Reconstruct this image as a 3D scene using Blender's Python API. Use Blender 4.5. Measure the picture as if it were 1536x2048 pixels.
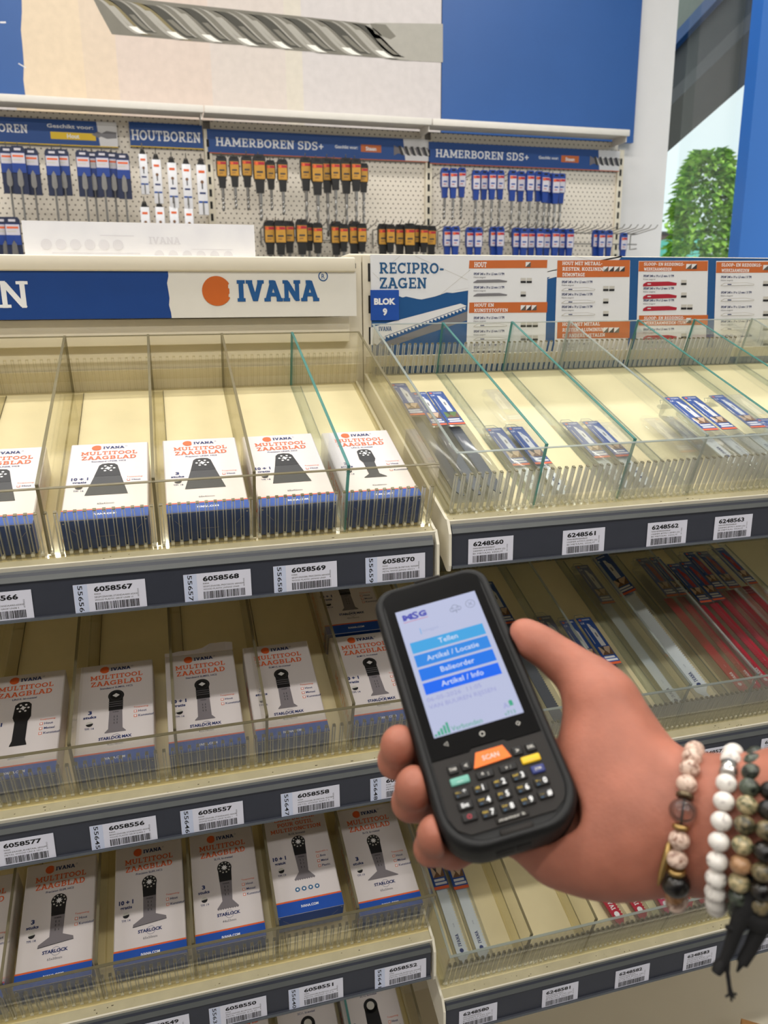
import bpy, bmesh, math, random
import numpy as np
from mathutils import Matrix, Vector

for _o in list(bpy.data.objects):
    bpy.data.objects.remove(_o)
SC = bpy.context.scene
COL = SC.collection
PI = math.pi
RND = random.Random(7)

# ------------------------------------------------------------------ camera
EYE = 1.55                                   # camera height above the floor
FPX = 1550.2                                 # focal length in pixels of the 1536 x 2048 frame
YAW, PITCH, ROLL = math.radians(15.338), math.radians(14.389), math.radians(-0.582)
_cy, _sy, _cp, _sp = math.cos(YAW), math.sin(YAW), math.cos(PITCH), math.sin(PITCH)
_fwd = Vector((_sy*_cp, _cy*_cp, -_sp)); _right = Vector((_cy, -_sy, 0)); _up = _right.cross(_fwd)
_cr, _sr = math.cos(ROLL), math.sin(ROLL)
CR = _cr*_right + _sr*_up; CU = -_sr*_right + _cr*_up; CF = _fwd
CAMPOS = Vector((0, 0, EYE))
cd = bpy.data.cameras.new('camera'); cam = bpy.data.objects.new('camera', cd); COL.objects.link(cam)
cam.matrix_world = Matrix((( CR.x, CU.x, -CF.x, 0), (CR.y, CU.y, -CF.y, 0), (CR.z, CU.z, -CF.z, EYE), (0, 0, 0, 1)))
cd.sensor_fit = 'VERTICAL'; cd.sensor_height = 36.0; cd.lens = FPX/2048*36.0
cd.clip_start = 0.02; cd.clip_end = 200
cd.dof.use_dof = True; cd.dof.focus_distance = 0.90; cd.dof.aperture_fstop = cd.lens/2.7
SC.camera = cam

def ray(px, py):
    return CR*((px-768)/FPX) - CU*((py-1024)/FPX) + CF
def at(px, py, Y):
    "the world point on the plane y = Y seen at a pixel of the photograph"
    d = ray(px, py); return CAMPOS + d*(Y/d.y)

# ------------------------------------------------------------------ world, light, exposure
SC.view_settings.view_transform = 'Standard'; SC.view_settings.look = 'None'
SC.view_settings.exposure = 0.0; SC.view_settings.gamma = 1.0
SC.view_settings.use_curve_mapping = False
SC.cycles.use_denoising = True
SC.cycles.transparent_max_bounces = 40
SC.cycles.max_bounces = 10
W = bpy.data.worlds.new('sky'); SC.world = W; W.use_nodes = True
_nt = W.node_tree; _bg = _nt.nodes['Background']
_tc = _nt.nodes.new('ShaderNodeTexCoord'); _sx = _nt.nodes.new('ShaderNodeSeparateXYZ')
_rp = _nt.nodes.new('ShaderNodeValToRGB')
_nt.links.new(_tc.outputs['Generated'], _sx.inputs[0]); _nt.links.new(_sx.outputs['Z'], _rp.inputs[0])
_rp.color_ramp.elements[0].position = 0.0; _rp.color_ramp.elements[0].color = (0.80, 0.98, 1.0, 1)
_rp.color_ramp.elements[1].position = 0.35; _rp.color_ramp.elements[1].color = (0.90, 1.0, 1.0, 1)
_nt.links.new(_rp.outputs[0], _bg.inputs[0]); _bg.inputs[1].default_value = 1.05
LIGHT_W = 23.5          # watts of each ceiling strip light
SUN = bpy.data.lights.new('sun', 'SUN'); SUN.energy = 1.2; SUN.angle = math.radians(12); SUN.color = (1, .96, .88)
_s = bpy.data.objects.new('sun', SUN); COL.objects.link(_s); _s.location = (8, 2, 9)
_s.rotation_euler = Vector((-0.25, 0.75, -1.1)).to_track_quat('-Z', 'Y').to_euler()

# ------------------------------------------------------------------ materials
def lin(c):
    o = []
    for v in c:
        v = v/255.0
        o.append(v/12.92 if v <= 0.04045 else ((v+0.055)/1.055)**2.4)
    return (*o, 1)
M = {}
def mat(name, rgb, rough=.5, metal=0.0, var=.04, scale=30.0, coat=0.0, emit=0.0, spec=.5, bump=0.0, bscale=200.0, sss=0.0):
    m = bpy.data.materials.new(name); m.use_nodes = True; nt = m.node_tree; p = nt.nodes['Principled BSDF']
    c = lin(rgb)
    tc = nt.nodes.new('ShaderNodeTexCoord'); nz = nt.nodes.new('ShaderNodeTexNoise')
    nz.inputs['Scale'].default_value = scale; nz.inputs['Detail'].default_value = 3
    nt.links.new(tc.outputs['Object'], nz.inputs['Vector'])
    rp = nt.nodes.new('ShaderNodeValToRGB')
    rp.color_ramp.elements[0].position = .3; rp.color_ramp.elements[1].position = .7
    rp.color_ramp.elements[0].color = (c[0]*(1-var), c[1]*(1-var), c[2]*(1-var), 1)
    rp.color_ramp.elements[1].color = (min(1, c[0]*(1+var)), min(1, c[1]*(1+var)), min(1, c[2]*(1+var)), 1)
    nt.links.new(nz.outputs['Fac'], rp.inputs[0]); nt.links.new(rp.outputs[0], p.inputs['Base Color'])
    p.inputs['Roughness'].default_value = rough; p.inputs['Metallic'].default_value = metal
    p.inputs['Specular IOR Level'].default_value = spec
    p.inputs['Coat Weight'].default_value = coat; p.inputs['Coat Roughness'].default_value = .08
    if emit:
        nt.links.new(rp.outputs[0], p.inputs['Emission Color']); p.inputs['Emission Strength'].default_value = emit
    if sss:
        p.inputs['Subsurface Weight'].default_value = sss
        p.inputs['Subsurface Radius'].default_value = (.010, .004, .002); p.inputs['Subsurface Scale'].default_value = .6
    if bump:
        n2 = nt.nodes.new('ShaderNodeTexNoise'); n2.inputs['Scale'].default_value = bscale; n2.inputs['Detail'].default_value = 4
        nt.links.new(tc.outputs['Object'], n2.inputs['Vector'])
        b = nt.nodes.new('ShaderNodeBump'); b.inputs['Strength'].default_value = bump; b.inputs['Distance'].default_value = .001
        nt.links.new(n2.outputs['Fac'], b.inputs['Height']); nt.links.new(b.outputs[0], p.inputs['Normal'])
    M[name] = m; return m
def clear(name, tint, haze=.04, hazec=(225, 225, 215), rough=.03, refl=1.0, noise=0.0):
    "clear plastic: mostly see-through, Fresnel reflection, a little milky scatter"
    m = bpy.data.materials.new(name); m.use_nodes = True; nt = m.node_tree; nt.nodes.clear()
    out = nt.nodes.new('ShaderNodeOutputMaterial')
    tr = nt.nodes.new('ShaderNodeBsdfTransparent'); tr.inputs[0].default_value = lin(tint)
    df = nt.nodes.new('ShaderNodeBsdfDiffuse'); df.inputs[0].default_value = lin(hazec)
    gl = nt.nodes.new('ShaderNodeBsdfGlossy'); gl.inputs['Roughness'].default_value = rough
    m1 = nt.nodes.new('ShaderNodeMixShader'); m1.inputs[0].default_value = haze
    tl_ = nt.nodes.new('ShaderNodeBsdfTranslucent'); tl_.inputs[0].default_value = lin(hazec); mh = nt.nodes.new('ShaderNodeMixShader'); mh.inputs[0].default_value = .5
    nt.links.new(df.outputs[0], mh.inputs[1]); nt.links.new(tl_.outputs[0], mh.inputs[2])
    nt.links.new(tr.outputs[0], m1.inputs[1]); nt.links.new(mh.outputs[0], m1.inputs[2])
    if noise:
        tc = nt.nodes.new('ShaderNodeTexCoord'); nz = nt.nodes.new('ShaderNodeTexNoise')
        nz.inputs['Scale'].default_value = 18; nz.inputs['Detail'].default_value = 5
        nt.links.new(tc.outputs['Object'], nz.inputs['Vector'])
        mr = nt.nodes.new('ShaderNodeMapRange'); mr.inputs[1].default_value = .35; mr.inputs[2].default_value = .75
        mr.inputs[3].default_value = haze*(1-noise); mr.inputs[4].default_value = haze*(1+noise)
        nt.links.new(nz.outputs['Fac'], mr.inputs[0]); nt.links.new(mr.outputs[0], m1.inputs[0])
    fr = nt.nodes.new('ShaderNodeFresnel'); fr.inputs[0].default_value = 1.45
    mu = nt.nodes.new('ShaderNodeMath'); mu.operation = 'MULTIPLY'; mu.inputs[1].default_value = refl
    nt.links.new(fr.outputs[0], mu.inputs[0])
    m2 = nt.nodes.new('ShaderNodeMixShader'); nt.links.new(mu.outputs[0], m2.inputs[0])
    nt.links.new(m1.outputs[0], m2.inputs[1]); nt.links.new(gl.outputs[0], m2.inputs[2])
    nt.links.new(m2.outputs[0], out.inputs[0]); M[name] = m; return m

mat('plaster', (226, 223, 221), .9, bump=.15, bscale=90, var=.02, scale=6)
mat('floor', (142, 140, 136), .5, var=.06, scale=4)
mat('ceiling', (225, 225, 222), .9)
mat('cream', (226, 217, 196), .45, var=.015, scale=9)
mat('deck', (232, 218, 174), .4, var=.05, scale=14)
mat('cream_edge', (235, 228, 208), .4, var=.02)
mat('shelf_white', (222, 217, 208), .5, var=.02)
mat('rail', (56, 59, 69), .35, var=.03, scale=60)
mat('rail_slope', (84, 87, 86), .4, var=.05)
mat('rail_lip', (92, 97, 102), .35, var=.03)
mat('grime', (92, 80, 58), .9, var=.3, scale=150)
mat('slot', (26, 25, 24), .8)
mat('steel', (150, 148, 145), .32, .9, var=.08)
mat('wire', (150, 146, 140), .35, .8)
mat('blade_white', (206, 212, 214), .4, .1, var=.03)
mat('blade_dark', (84, 88, 96), .4, .3, var=.05)
mat('blade_red', (178, 22, 50), .4, var=.05)
mat('blade_pink', (214, 60, 112), .4, var=.05)
# printing inks and papers
mat('paper', (226, 222, 222), .45, var=.012)
mat('carton', (216, 208, 207), .38, var=.012, coat=.15)
mat('carton_side', (206, 200, 198), .45, var=.02)
mat('label_paper', (226, 226, 238), .5, var=.01)
mat('label_tint', (206, 214, 236), .5, var=.01)
for nm, c in dict(ink_blue=(22, 72, 150), ink_navy=(26, 44, 98), ink_orange=(222, 96, 42), ink_black=(22, 22, 26), ink_grey=(120, 118, 122),
                  ink_white=(236, 236, 236), ink_dark=(52, 52, 54), ink_steel=(118, 112, 116), ink_faint=(210, 208, 212), ink_pale=(226, 224, 224),
                  ink_royal=(18, 76, 170), ink_yellow=(228, 190, 32), ink_brown=(120, 84, 56), ink_tan=(205, 176, 148), ink_green=(96, 128, 62),
                  ink_red=(170, 26, 48), ink_teal=(40, 98, 140), ink_sign=(28, 74, 142), ink_signhead=(26, 84, 130), ink_rust=(196, 102, 46),
                  ink_mid=(88, 86, 80), ink_light=(196, 192, 184), ink_beige=(222, 202, 172), ink_pinkish=(216, 196, 188), ink_silver=(214, 206, 206),
                  ink_logo=(196, 96, 26), ink_logoblue=(18, 82, 140)).items():
    mat(nm, c, .5, var=.015)
mat('board_blue', (44, 88, 152), .45, var=.03, scale=5)
mat('gondola_blue', (26, 66, 134), .35, var=.02)
mat('gondola_white', (224, 220, 210), .35, var=.012)
# clear plastics
clear('acrylic', (254, 254, 251), .012, (232, 228, 208), .04, .45, .5)
clear('acrylic_old', (254, 253, 248), .014, (226, 219, 190), .06, .4, .5)
clear('acrylic_new', (252, 254, 254), .007, (215, 232, 230), .03, .32, .4)
clear('acrylic_rib', (253, 252, 248), .62, (252, 251, 244), .10, .8)  # near-white haze stands in for bright glints and refraction along the ribs
clear('blister', (253, 254, 254), .035, (236, 239, 242), .10, .45, .5)
clear('laminate', (255, 255, 255), .0, (255, 255, 255), .12, .10)
clear('edge_teal', (150, 205, 202), .55, (128, 190, 186), .15, .6)
clear('edge_grey', (200, 194, 168), .62, (172, 164, 136), .15, .5)
clear('edge_light', (236, 240, 236), .45, (222, 230, 226), .10, .8)
clear('crystal', (236, 226, 220), .06, (236, 228, 222), .03, 1.0)
clear('window_glass', (253, 254, 254), .0, (255, 255, 255), .0, .12)
mat('rib_foot', (238, 234, 216), .4)

# ------------------------------------------------------------------ mesh builder
class MB:
    def __init__(s): s.v = []; s.f = []; s.m = []; s.sm = []; s.slots = []
    def slot(s, m):
        if m not in s.slots: s.slots.append(m)
        return s.slots.index(m)
    def add(s, vs, fs, m, smooth=False):
        o = len(s.v); k = s.slot(m); s.v += [tuple(p) for p in vs]
        for f in fs: s.f.append([i+o for i in f]); s.m.append(k); s.sm.append(smooth)
        return s
    def box(s, x0, x1, y0, y1, z0, z1, m, top=None, front=None):
        vs = [(x0, y0, z0), (x1, y0, z0), (x1, y1, z0), (x0, y1, z0), (x0, y0, z1), (x1, y0, z1), (x1, y1, z1), (x0, y1, z1)]
        s.add(vs, [(0, 3, 2, 1), (2, 3, 7, 6), (0, 4, 7, 3), (1, 2, 6, 5)], m)
        s.add(vs, [(4, 5, 6, 7)], top or m); s.add(vs, [(0, 1, 5, 4)], front or m); return s
    def rbox(s, x0, x1, y0, y1, z0, z1, m, r=.002, seg=2, smooth=True):
        bm = bmesh.new(); bmesh.ops.create_cube(bm, size=1)
        for v in bm.verts:
            v.co = Vector(((x0+x1)/2+v.co.x*(x1-x0), (y0+y1)/2+v.co.y*(y1-y0), (z0+z1)/2+v.co.z*(z1-z0)))
        bmesh.ops.bevel(bm, geom=bm.edges[:], offset=r, segments=seg, affect='EDGES', profile=.5)
        bm.verts.index_update()
        s.add([v.co[:] for v in bm.verts], [[v.index for v in f.verts] for f in bm.faces], m, smooth); bm.free(); return s
    def hexa(s, P, m, top=None, front=None):
        "eight corners: bottom ring then top ring"
        s.add(P, [(0, 3, 2, 1), (2, 3, 7, 6), (0, 4, 7, 3), (1, 2, 6, 5)], m)
        s.add(P, [(4, 5, 6, 7)], top or m); s.add(P, [(0, 1, 5, 4)], front or m); return s
    def prism(s, poly, a0, a1, fn, m, cap=None, smooth=False):
        "outline poly (p,q) swept from a0 to a1; fn(p,q,a) gives the point"
        n = len(poly); vs = [fn(p, q, a0) for p, q in poly]+[fn(p, q, a1) for p, q in poly]
        s.add(vs, [(i, (i+1) % n, n+(i+1) % n, n+i) for i in range(n)], m, smooth)
        s.add(vs, [list(range(n))[::-1], list(range(n, 2*n))], cap or m); return s
    def tube(s, pts, r, m, seg=8, cap=True):
        pts = [Vector(p) for p in pts]; n = len(pts); rr = r if isinstance(r, (list, tuple)) else [r]*n
        vs = []; prev = None
        for i, p in enumerate(pts):
            d = (pts[min(i+1, n-1)]-pts[max(i-1, 0)]); d = d.normalized() if d.length else Vector((0, 0, 1))
            if prev is None:
                a = Vector((0, 0, 1)) if abs(d.z) < .9 else Vector((1, 0, 0)); u = d.cross(a).normalized()
            else:
                u = (prev - d*prev.dot(d)); u = u.normalized() if u.length > 1e-6 else d.orthogonal().normalized()
            prev = u; w = d.cross(u)
            for k in range(seg):
                t = 2*PI*k/seg; vs.append(p+(u*math.cos(t)+w*math.sin(t))*rr[i])
        fs = [(i*seg+k, i*seg+(k+1) % seg, (i+1)*seg+(k+1) % seg, (i+1)*seg+k) for i in range(n-1) for k in range(seg)]
        s.add(vs, fs, m, True)
        if cap: s.add(vs, [list(range(seg))[::-1], list(range((n-1)*seg, n*seg))], m)
        return s
    def ball(s, c, r, m, seg=14, rings=9, sc=(1, 1, 1), R=None):
        c = Vector(c); vs = []; fs = []
        for i in range(rings+1):
            a = PI*i/rings
            for k in range(seg):
                t = 2*PI*k/seg
                q = Vector((math.sin(a)*math.cos(t)*r*sc[0], math.sin(a)*math.sin(t)*r*sc[1], math.cos(a)*r*sc[2]))
                vs.append(c+(R @ q if R else q))
        for i in range(rings):
            for k in range(seg): fs.append((i*seg+k, (i+1)*seg+k, (i+1)*seg+(k+1) % seg, i*seg+(k+1) % seg))
        return s.add(vs, fs, m, True)
    def art(s, A, o, ux, uy, lift=.00018):
        o = Vector(o); ux = Vector(ux); uy = Vector(uy); n = ux.cross(uy).normalized()
        for pts, fs, m, layer in A.items:
            s.add([o+ux*p[0]+uy*p[1]+n*(lift*(layer+1)+(p[2] if len(p) > 2 else 0)) for p in pts], fs, m)
        return s
    def mesh(s, name):
        me = bpy.data.meshes.new(name); me.from_pydata(s.v, [], s.f)
        for m in s.slots: me.materials.append(M[m])
        me.polygons.foreach_set('material_index', s.m); me.polygons.foreach_set('use_smooth', s.sm)
        me.validate(); me.update(); return me
    def build(s, name, parent=None, label=None, kind=None):
        o = bpy.data.objects.new(name, s.mesh(name)); COL.objects.link(o)
        if parent is not None: o.parent = parent
        if label: o['label'] = label
        if kind: o['kind'] = kind
        return o
def tag(o, label, cat, group=None):
    o['label'] = label; o['category'] = cat
    if group: o['group'] = group
    return o
def empty(name, loc, label, cat, group=None, mtx=None):
    o = bpy.data.objects.new(name, None); COL.objects.link(o); o.empty_display_size = .02
    if mtx is not None: o.matrix_basis = mtx
    else: o.location = loc
    return tag(o, label, cat, group)
def struct(o): o['kind'] = 'structure'; return o
def copy_thing(root):
    r = root.copy(); COL.objects.link(r)
    for ch in root.children:
        c = ch.copy(); COL.objects.link(c); c.parent = r
        for g in ch.children:
            d = g.copy(); COL.objects.link(d); d.parent = c
    return r
ORD = ['first', 'second', 'third', 'fourth', 'fifth', 'sixth', 'seventh', 'eighth', 'ninth', 'tenth', 'eleventh', 'twelfth', 'thirteenth',
       'fourteenth', 'fifteenth', 'sixteenth', 'seventeenth', 'eighteenth', 'nineteenth', 'twentieth']

# ------------------------------------------------------------------ flat printing: lettering and shapes
_fc = {}
def sans(txt, bold=0.0):
    "outline letters of the built-in font, cap height 1, origin lower left -> (points, faces, width)"
    k = (txt, bold)
    if k in _fc: return _fc[k]
    c = bpy.data.curves.new('t', 'FONT'); c.body = txt; c.resolution_u = 2; c.offset = bold; c.size = 1.0
    o = bpy.data.objects.new('t', c); COL.objects.link(o)
    dg = bpy.context.evaluated_depsgraph_get(); me = o.evaluated_get(dg).to_mesh()
    pts = [(v.co.x, v.co.y) for v in me.vertices]; fs = [list(p.vertices) for p in me.polygons]
    o.evaluated_get(dg).to_mesh_clear(); bpy.data.objects.remove(o); bpy.data.curves.remove(c)
    CAPH = .73
    pts = [(x/CAPH, y/CAPH) for x, y in pts]
    x0 = min([p[0] for p in pts], default=0); x1 = max([p[0] for p in pts], default=0)
    _fc[k] = ([(x-x0, y) for x, y in pts], fs, x1-x0); return _fc[k]

def _sl(ch):
    "slab-serif capitals as strokes: ('s',x0,y0,x1,y1,t) bars, ('a',cx,cy,rx,ry,a0,a1) arcs"
    T = .2; H = .14
    def serif(x, y, h=.2): return ('s', x-h, (.065 if y == 0 else .935), x+h, (.065 if y == 0 else .935), .13)
    def s(x0, y0, x1, y1, t=T): return ('s', x0, y0, x1, y1, t)
    def a(cx, cy, rx, ry, a0, a1, t=T): return ('a', cx, cy, rx, ry, a0, a1, t)
    G = {
     'I': (.5, [s(.25, 0, .25, 1), serif(.25, 0, .22), serif(.25, 1, .22)]),
     'V': (.95, [s(.16, 1, .47, 0), s(.79, 1, .47, 0), serif(.16, 1, .18), serif(.79, 1, .18)]),
     'A': (.98, [s(.14, 0, .48, 1), s(.84, 0, .48, 1), s(.27, .32, .71, .32, H), serif(.15, 0, .18), serif(.83, 0, .18), serif(.4, 1, .14)]),
     'N': (1.0, [s(.2, 0, .2, 1, .18), s(.8, 0, .8, 1, .18), s(.2, .96, .8, .04), serif(.2, 0, .19), serif(.14, 1, .14), serif(.8, 1, .19)]),
     'M': (1.22, [s(.22, 0, .22, 1, .18), s(1.0, 0, 1.0, 1, .19), s(.22, .96, .61, .2, .19), s(1.0, .96, .61, .2, .19), serif(.22, 0, .2), serif(1.0, 0, .2), serif(.14, 1, .13), serif(1.08, 1, .13)]),
     'U': (1.0, [s(.2, 1, .2, .36), s(.8, 1, .8, .36, .18), a(.5, .37, .3, .28, 180, 360, .19), serif(.2, 1, .19), serif(.8, 1, .19)]),
     'L': (.82, [s(.25, 0, .25, 1), s(.1, .07, .78, .07, H), s(.73, 0, .73, .34, .12), serif(.25, 1, .2)]),
     'T': (.9, [s(.45, 0, .45, 1), s(.04, .93, .86, .93, H), s(.1, 1, .1, .68, .12), s(.8, 1, .8, .68, .12), serif(.45, 0, .2)]),
     'O': (1.02, [a(.5, .5, .39, .41, 0, 360)]), 'Q': (1.02, [a(.5, .5, .39, .41, 0, 360), s(.55, .2, .85, -.1)]),
     'Z': (.86, [s(.08, .93, .78, .93, H), s(.08, .07, .8, .07, H), s(.7, .95, .16, .05), s(.13, 1, .13, .7, .11), s(.75, 0, .75, .32, .11)]),
     'G': (1.02, [a(.5, .5, .39, .41, 40, 330), s(.55, .43, .98, .43, .13), s(.82, .05, .82, .45), s(.8, 1, .8, .68, .1)]),
     'C': (.94, [a(.5, .5, .39, .41, 42, 318), s(.82, 1, .82, .66, .1)]),
     'B': (.94, [s(.24, 0, .24, 1), s(.06, .93, .5, .93, H), s(.24, .52, .5, .52, .13), s(.06, .07, .5, .07, H), a(.5, .73, .24, .2, -90, 90, .18), a(.5, .29, .3, .22, -90, 90, .19)]),
     'D': (1.0, [s(.24, 0, .24, 1), s(.06, .93, .45, .93, H), s(.06, .07, .45, .07, H), a(.45, .5, .4, .43, -90, 90)]),
     'E': (.88, [s(.24, 0, .24, 1), s(.06, .93, .78, .93, H), s(.24, .5, .62, .5, .13), s(.06, .07, .8, .07, H), s(.74, 1, .74, .7, .1), s(.77, 0, .77, .32, .1), s(.6, .38, .6, .62, .1)]),
     'F': (.84, [s(.24, 0, .24, 1), s(.06, .93, .78, .93, H), s(.24, .48, .62, .48, .13), serif(.24, 0, .2), s(.74, 1, .74, .68, .1)]),
     'H': (1.02, [s(.2, 0, .2, 1), s(.82, 0, .82, 1), s(.2, .5, .82, .5, .14), serif(.2, 0, .18), serif(.2, 1, .18), serif(.82, 0, .18), serif(.82, 1, .18)]),
     'K': (.98, [s(.22, 0, .22, 1), s(.26, .4, .78, .96, .17), s(.44, .58, .82, .04), serif(.22, 0, .19), serif(.22, 1, .19), serif(.78, 1, .17), serif(.83, 0, .16)]),
     'P': (.9, [s(.24, 0, .24, 1), s(.06, .93, .5, .93, H), s(.24, .42, .5, .42, H), a(.5, .68, .28, .25, -90, 90, .19), serif(.24, 0, .2)]),
     'R': (1.0, [s(.24, 0, .24, 1), s(.06, .93, .5, .93, H), s(.24, .45, .5, .45, H), a(.5, .69, .26, .24, -90, 90, .19), s(.5, .45, .8, .05), serif(.24, 0, .19), serif(.86, 0, .13)]),
     'S': (.84, [a(.42, .72, .27, .21, 15, 270, .18), a(.42, .28, .29, .21, 90, -165, .18), s(.7, 1, .7, .7, .1), s(.13, 0, .13, .3, .1)]),
     'J': (.7, [s(.42, 1, .42, .3), a(.22, .28, .2, .2, 360, 200, .17), serif(.42, 1, .2)]),
     'Y': (.95, [s(.15, 1, .47, .45), s(.8, 1, .47, .45), s(.47, 0, .47, .5), serif(.15, 1, .17), serif(.8, 1, .17), serif(.47, 0, .2)]),
     'X': (.95, [s(.15, 1, .8, 0), s(.8, 1, .15, 0)]), 'W': (1.35, [s(.15, 1, .42, 0), s(.68, .9, .42, 0), s(.68, .9, .94, 0), s(1.2, 1, .94, 0), serif(.15, 1, .16), serif(1.2, 1, .16)]),
     '-': (.55, [s(.06, .4, .48, .4, .17)]), '+': (.8, [s(.1, .45, .7, .45, .16), s(.4, .15, .4, .75, .16)]), ' ': (.36, []),
     ',': (.32, [s(.18, .1, .1, -.15, .16)]), '.': (.3, [s(.05, .09, .23, .09, .18)]), '(': (.4, [a(.42, .45, .3, .6, 130, 230, .14)]), ')': (.4, [a(-.02, .45, .3, .6, -50, 50, .14)]),
    }
    return G[ch]
_slc = {}
def slab(txt, tk=1.0):
    if (txt, tk) in _slc: return _slc[(txt, tk)]
    pts = []; fs = []; x = 0
    for ch in txt:
        w, pr = _sl(ch)
        for iq, q in enumerate(pr):
            zo = iq*7e-6
            if q[0] == 's':
                _, x0, y0, x1, y1, t = q; t *= tk; dx, dy = x1-x0, y1-y0; L = math.hypot(dx, dy); nx, ny = -dy/L*t/2, dx/L*t/2
                if abs(dx) > 1e-6 and abs(dy) > 1e-6:           # slanted stroke: cut level at top and bottom
                    hw = t/2*L/abs(dy); P = [(x0-hw, y0), (x0+hw, y0), (x1+hw, y1), (x1-hw, y1)]
                else: P = [(x0+nx, y0+ny), (x0-nx, y0-ny), (x1-nx, y1-ny), (x1+nx, y1+ny)]
                o = len(pts); pts += [(x+a, b, zo) for a, b in P]; fs.append([o, o+1, o+2, o+3])
            else:
                _, cx, cy, rx, ry, a0, a1, t = q; t *= tk; n = 14
                o = len(pts)
                for i in range(n+1):
                    an = math.radians(a0+(a1-a0)*i/n); c, sn = math.cos(an), math.sin(an)
                    pts += [(x+cx+(rx+t/2-.0)*c, cy+(ry+t/2*.85)*sn, zo), (x+cx+(rx-t/2)*c, cy+(ry-t/2*.85)*sn, zo)]
                for i in range(n): fs.append([o+2*i, o+2*i+1, o+2*i+3, o+2*i+2])
        x += w+.04
    _slc[(txt, tk)] = (pts, fs, x-.04); return _slc[(txt, tk)]

class Art:
    def __init__(s): s.items = []
    def poly(s, pts, m, layer=0): s.items.append((pts, [list(range(len(pts)))], m, layer)); return s
    def rect(s, x0, y0, x1, y1, m, layer=0): return s.poly([(x0, y0), (x1, y0), (x1, y1), (x0, y1)], m, layer)
    def disc(s, x, y, r, m, layer=0, n=20, ry=None): return s.poly([(x+r*math.cos(2*PI*k/n), y+(ry or r)*math.sin(2*PI*k/n)) for k in range(n)], m, layer)
    def ring(s, x, y, r, t, m, layer=0, n=24, a0=0, a1=360):
        pts = []; fs = []
        for k in range(n+1):
            a = math.radians(a0+(a1-a0)*k/n); pts += [(x+r*math.cos(a), y+r*math.sin(a)), (x+(r-t)*math.cos(a), y+(r-t)*math.sin(a))]
        fs = [[2*k, 2*k+2, 2*k+3, 2*k+1] for k in range(n)]
        s.items.append((pts, fs, m, layer)); return s
    def line(s, x0, y0, x1, y1, t, m, layer=0):
        dx, dy = x1-x0, y1-y0; L = math.hypot(dx, dy) or 1; nx, ny = -dy/L*t/2, dx/L*t/2
        return s.poly([(x0-nx, y0-ny), (x1-nx, y1-ny), (x1+nx, y1+ny), (x0+nx, y0+ny)], m, layer)
    def text(s, txt, x, y, h, m, layer=1, font='sans', w=None, al='l', bold=0.0, rot=0, tk=1.0, shear=0):
        pts, fs, tw = slab(txt, tk) if font == 'slab' else sans(txt, bold)
        if not tw: return s
        kx = (w/tw) if w else h
        W_ = tw*kx; ox = {'l': 0, 'c': -W_/2, 'r': -W_}[al]; c, sn = math.cos(math.radians(rot)), math.sin(math.radians(rot))
        q = []
        for pt in pts:
            px, py = pt[0], pt[1]; a, b = ox+px*kx+shear*py*h, py*h; q.append((x+a*c-b*sn, y+a*sn+b*c, pt[2] if len(pt) > 2 else 0.0))
        s.items.append((q, fs, m, layer)); return s
    def put(s, o, dx, dy, k=1.0, layer=0):
        for pts, fs, m, l in o.items: s.items.append(([(dx+p[0]*k, dy+p[1]*k)+tuple(p[2:]) for p in pts], fs, m, l+layer))
        return s

# ================================================================== the room
WY = 3.70                                     # pegboard plane
def slab_box(name, x0, x1, y0, y1, z0, z1, m, kind='structure'):
    return MB().box(x0, x1, y0, y1, z0, z1, m).build(name, kind=kind)
slab_box('floor', -5, 2.7, -5, 3.76, -.1, 0, 'floor')
slab_box('wall_back', -5, 2.558, 3.76, 3.96, 0, 3.95, 'plaster')
slab_box('wall_left', -5.2, -5, -5, 3.96, 0, 3.95, 'plaster')
mat('wall_grey', (158, 157, 155), .9)
slab_box('wall_front', -5, 2.7, -5.2, -5, 0, 3.95, 'wall_grey')
slab_box('wall_right', 2.7, 2.9, -5, 2.1, 0, 3.95, 'wall_grey')
slab_box('ceiling', -5.2, 3.1, -5, 3.96, 3.95, 4.05, 'ceiling')
mat('column_blue', (46, 108, 190), .4, var=.03, scale=3); mat('frame_blue', (24, 70, 134), .4)
w = MB(); w.box(2.53, 2.70, 3.12, 3.19, 0, 3.95, 'column_blue').build('trim_1', kind='structure')
win = bpy.data.objects.new('window_1', None); COL.objects.link(win); win['kind'] = 'structure'; win.location = (2.62, 3.47, 0)
f = MB(); f.box(-.03, .03, -.28, .28, 0, .08, 'frame_blue'); f.box(-.03, .03, -.28, .28, 3.87, 3.95, 'frame_blue');
f.build('window_frame', win)
MB().box(-.004, .004, -.28, .285, .08, 3.87, 'window_glass').build('window_pane', win)
# ceiling strip lights (above the camera, out of the frame)
mat('tube_glow', (255, 246, 232), .5, emit=3.0)
k = 0
for ly in (-2.2, -.7, 1.02, 2.5):
    for lx in (-2.6, -.4, 1.6):
        t = empty('ceiling_light', (lx, ly, 3.9), 'long white ceiling strip light, %s of the row %s' % (ORD[[-2.6, -.4, 1.6].index(lx)], ['behind the camera', 'above the camera', 'above the display shelves', 'nearest the back wall'][[-2.2, -.7, 1.02, 2.5].index(ly)]), 'lamp', 'ceiling strip lights')
        MB().rbox(-.7, .7, -.09, .09, 0, .05, 'shelf_white', .01).build('housing', t)
        MB().box(-.68, .68, -.07, .07, -.012, .001, 'tube_glow').build('diffuser', t)
        L = bpy.data.lights.new('strip_glow', 'AREA'); L.shape = 'RECTANGLE'; L.size = 1.36; L.size_y = .14; L.energy = LIGHT_W; L.color = (1, .975, .94)
        lo = bpy.data.objects.new('strip_glow', L); COL.objects.link(lo); lo.parent = t; lo.location = (0, 0, -.016)

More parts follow.
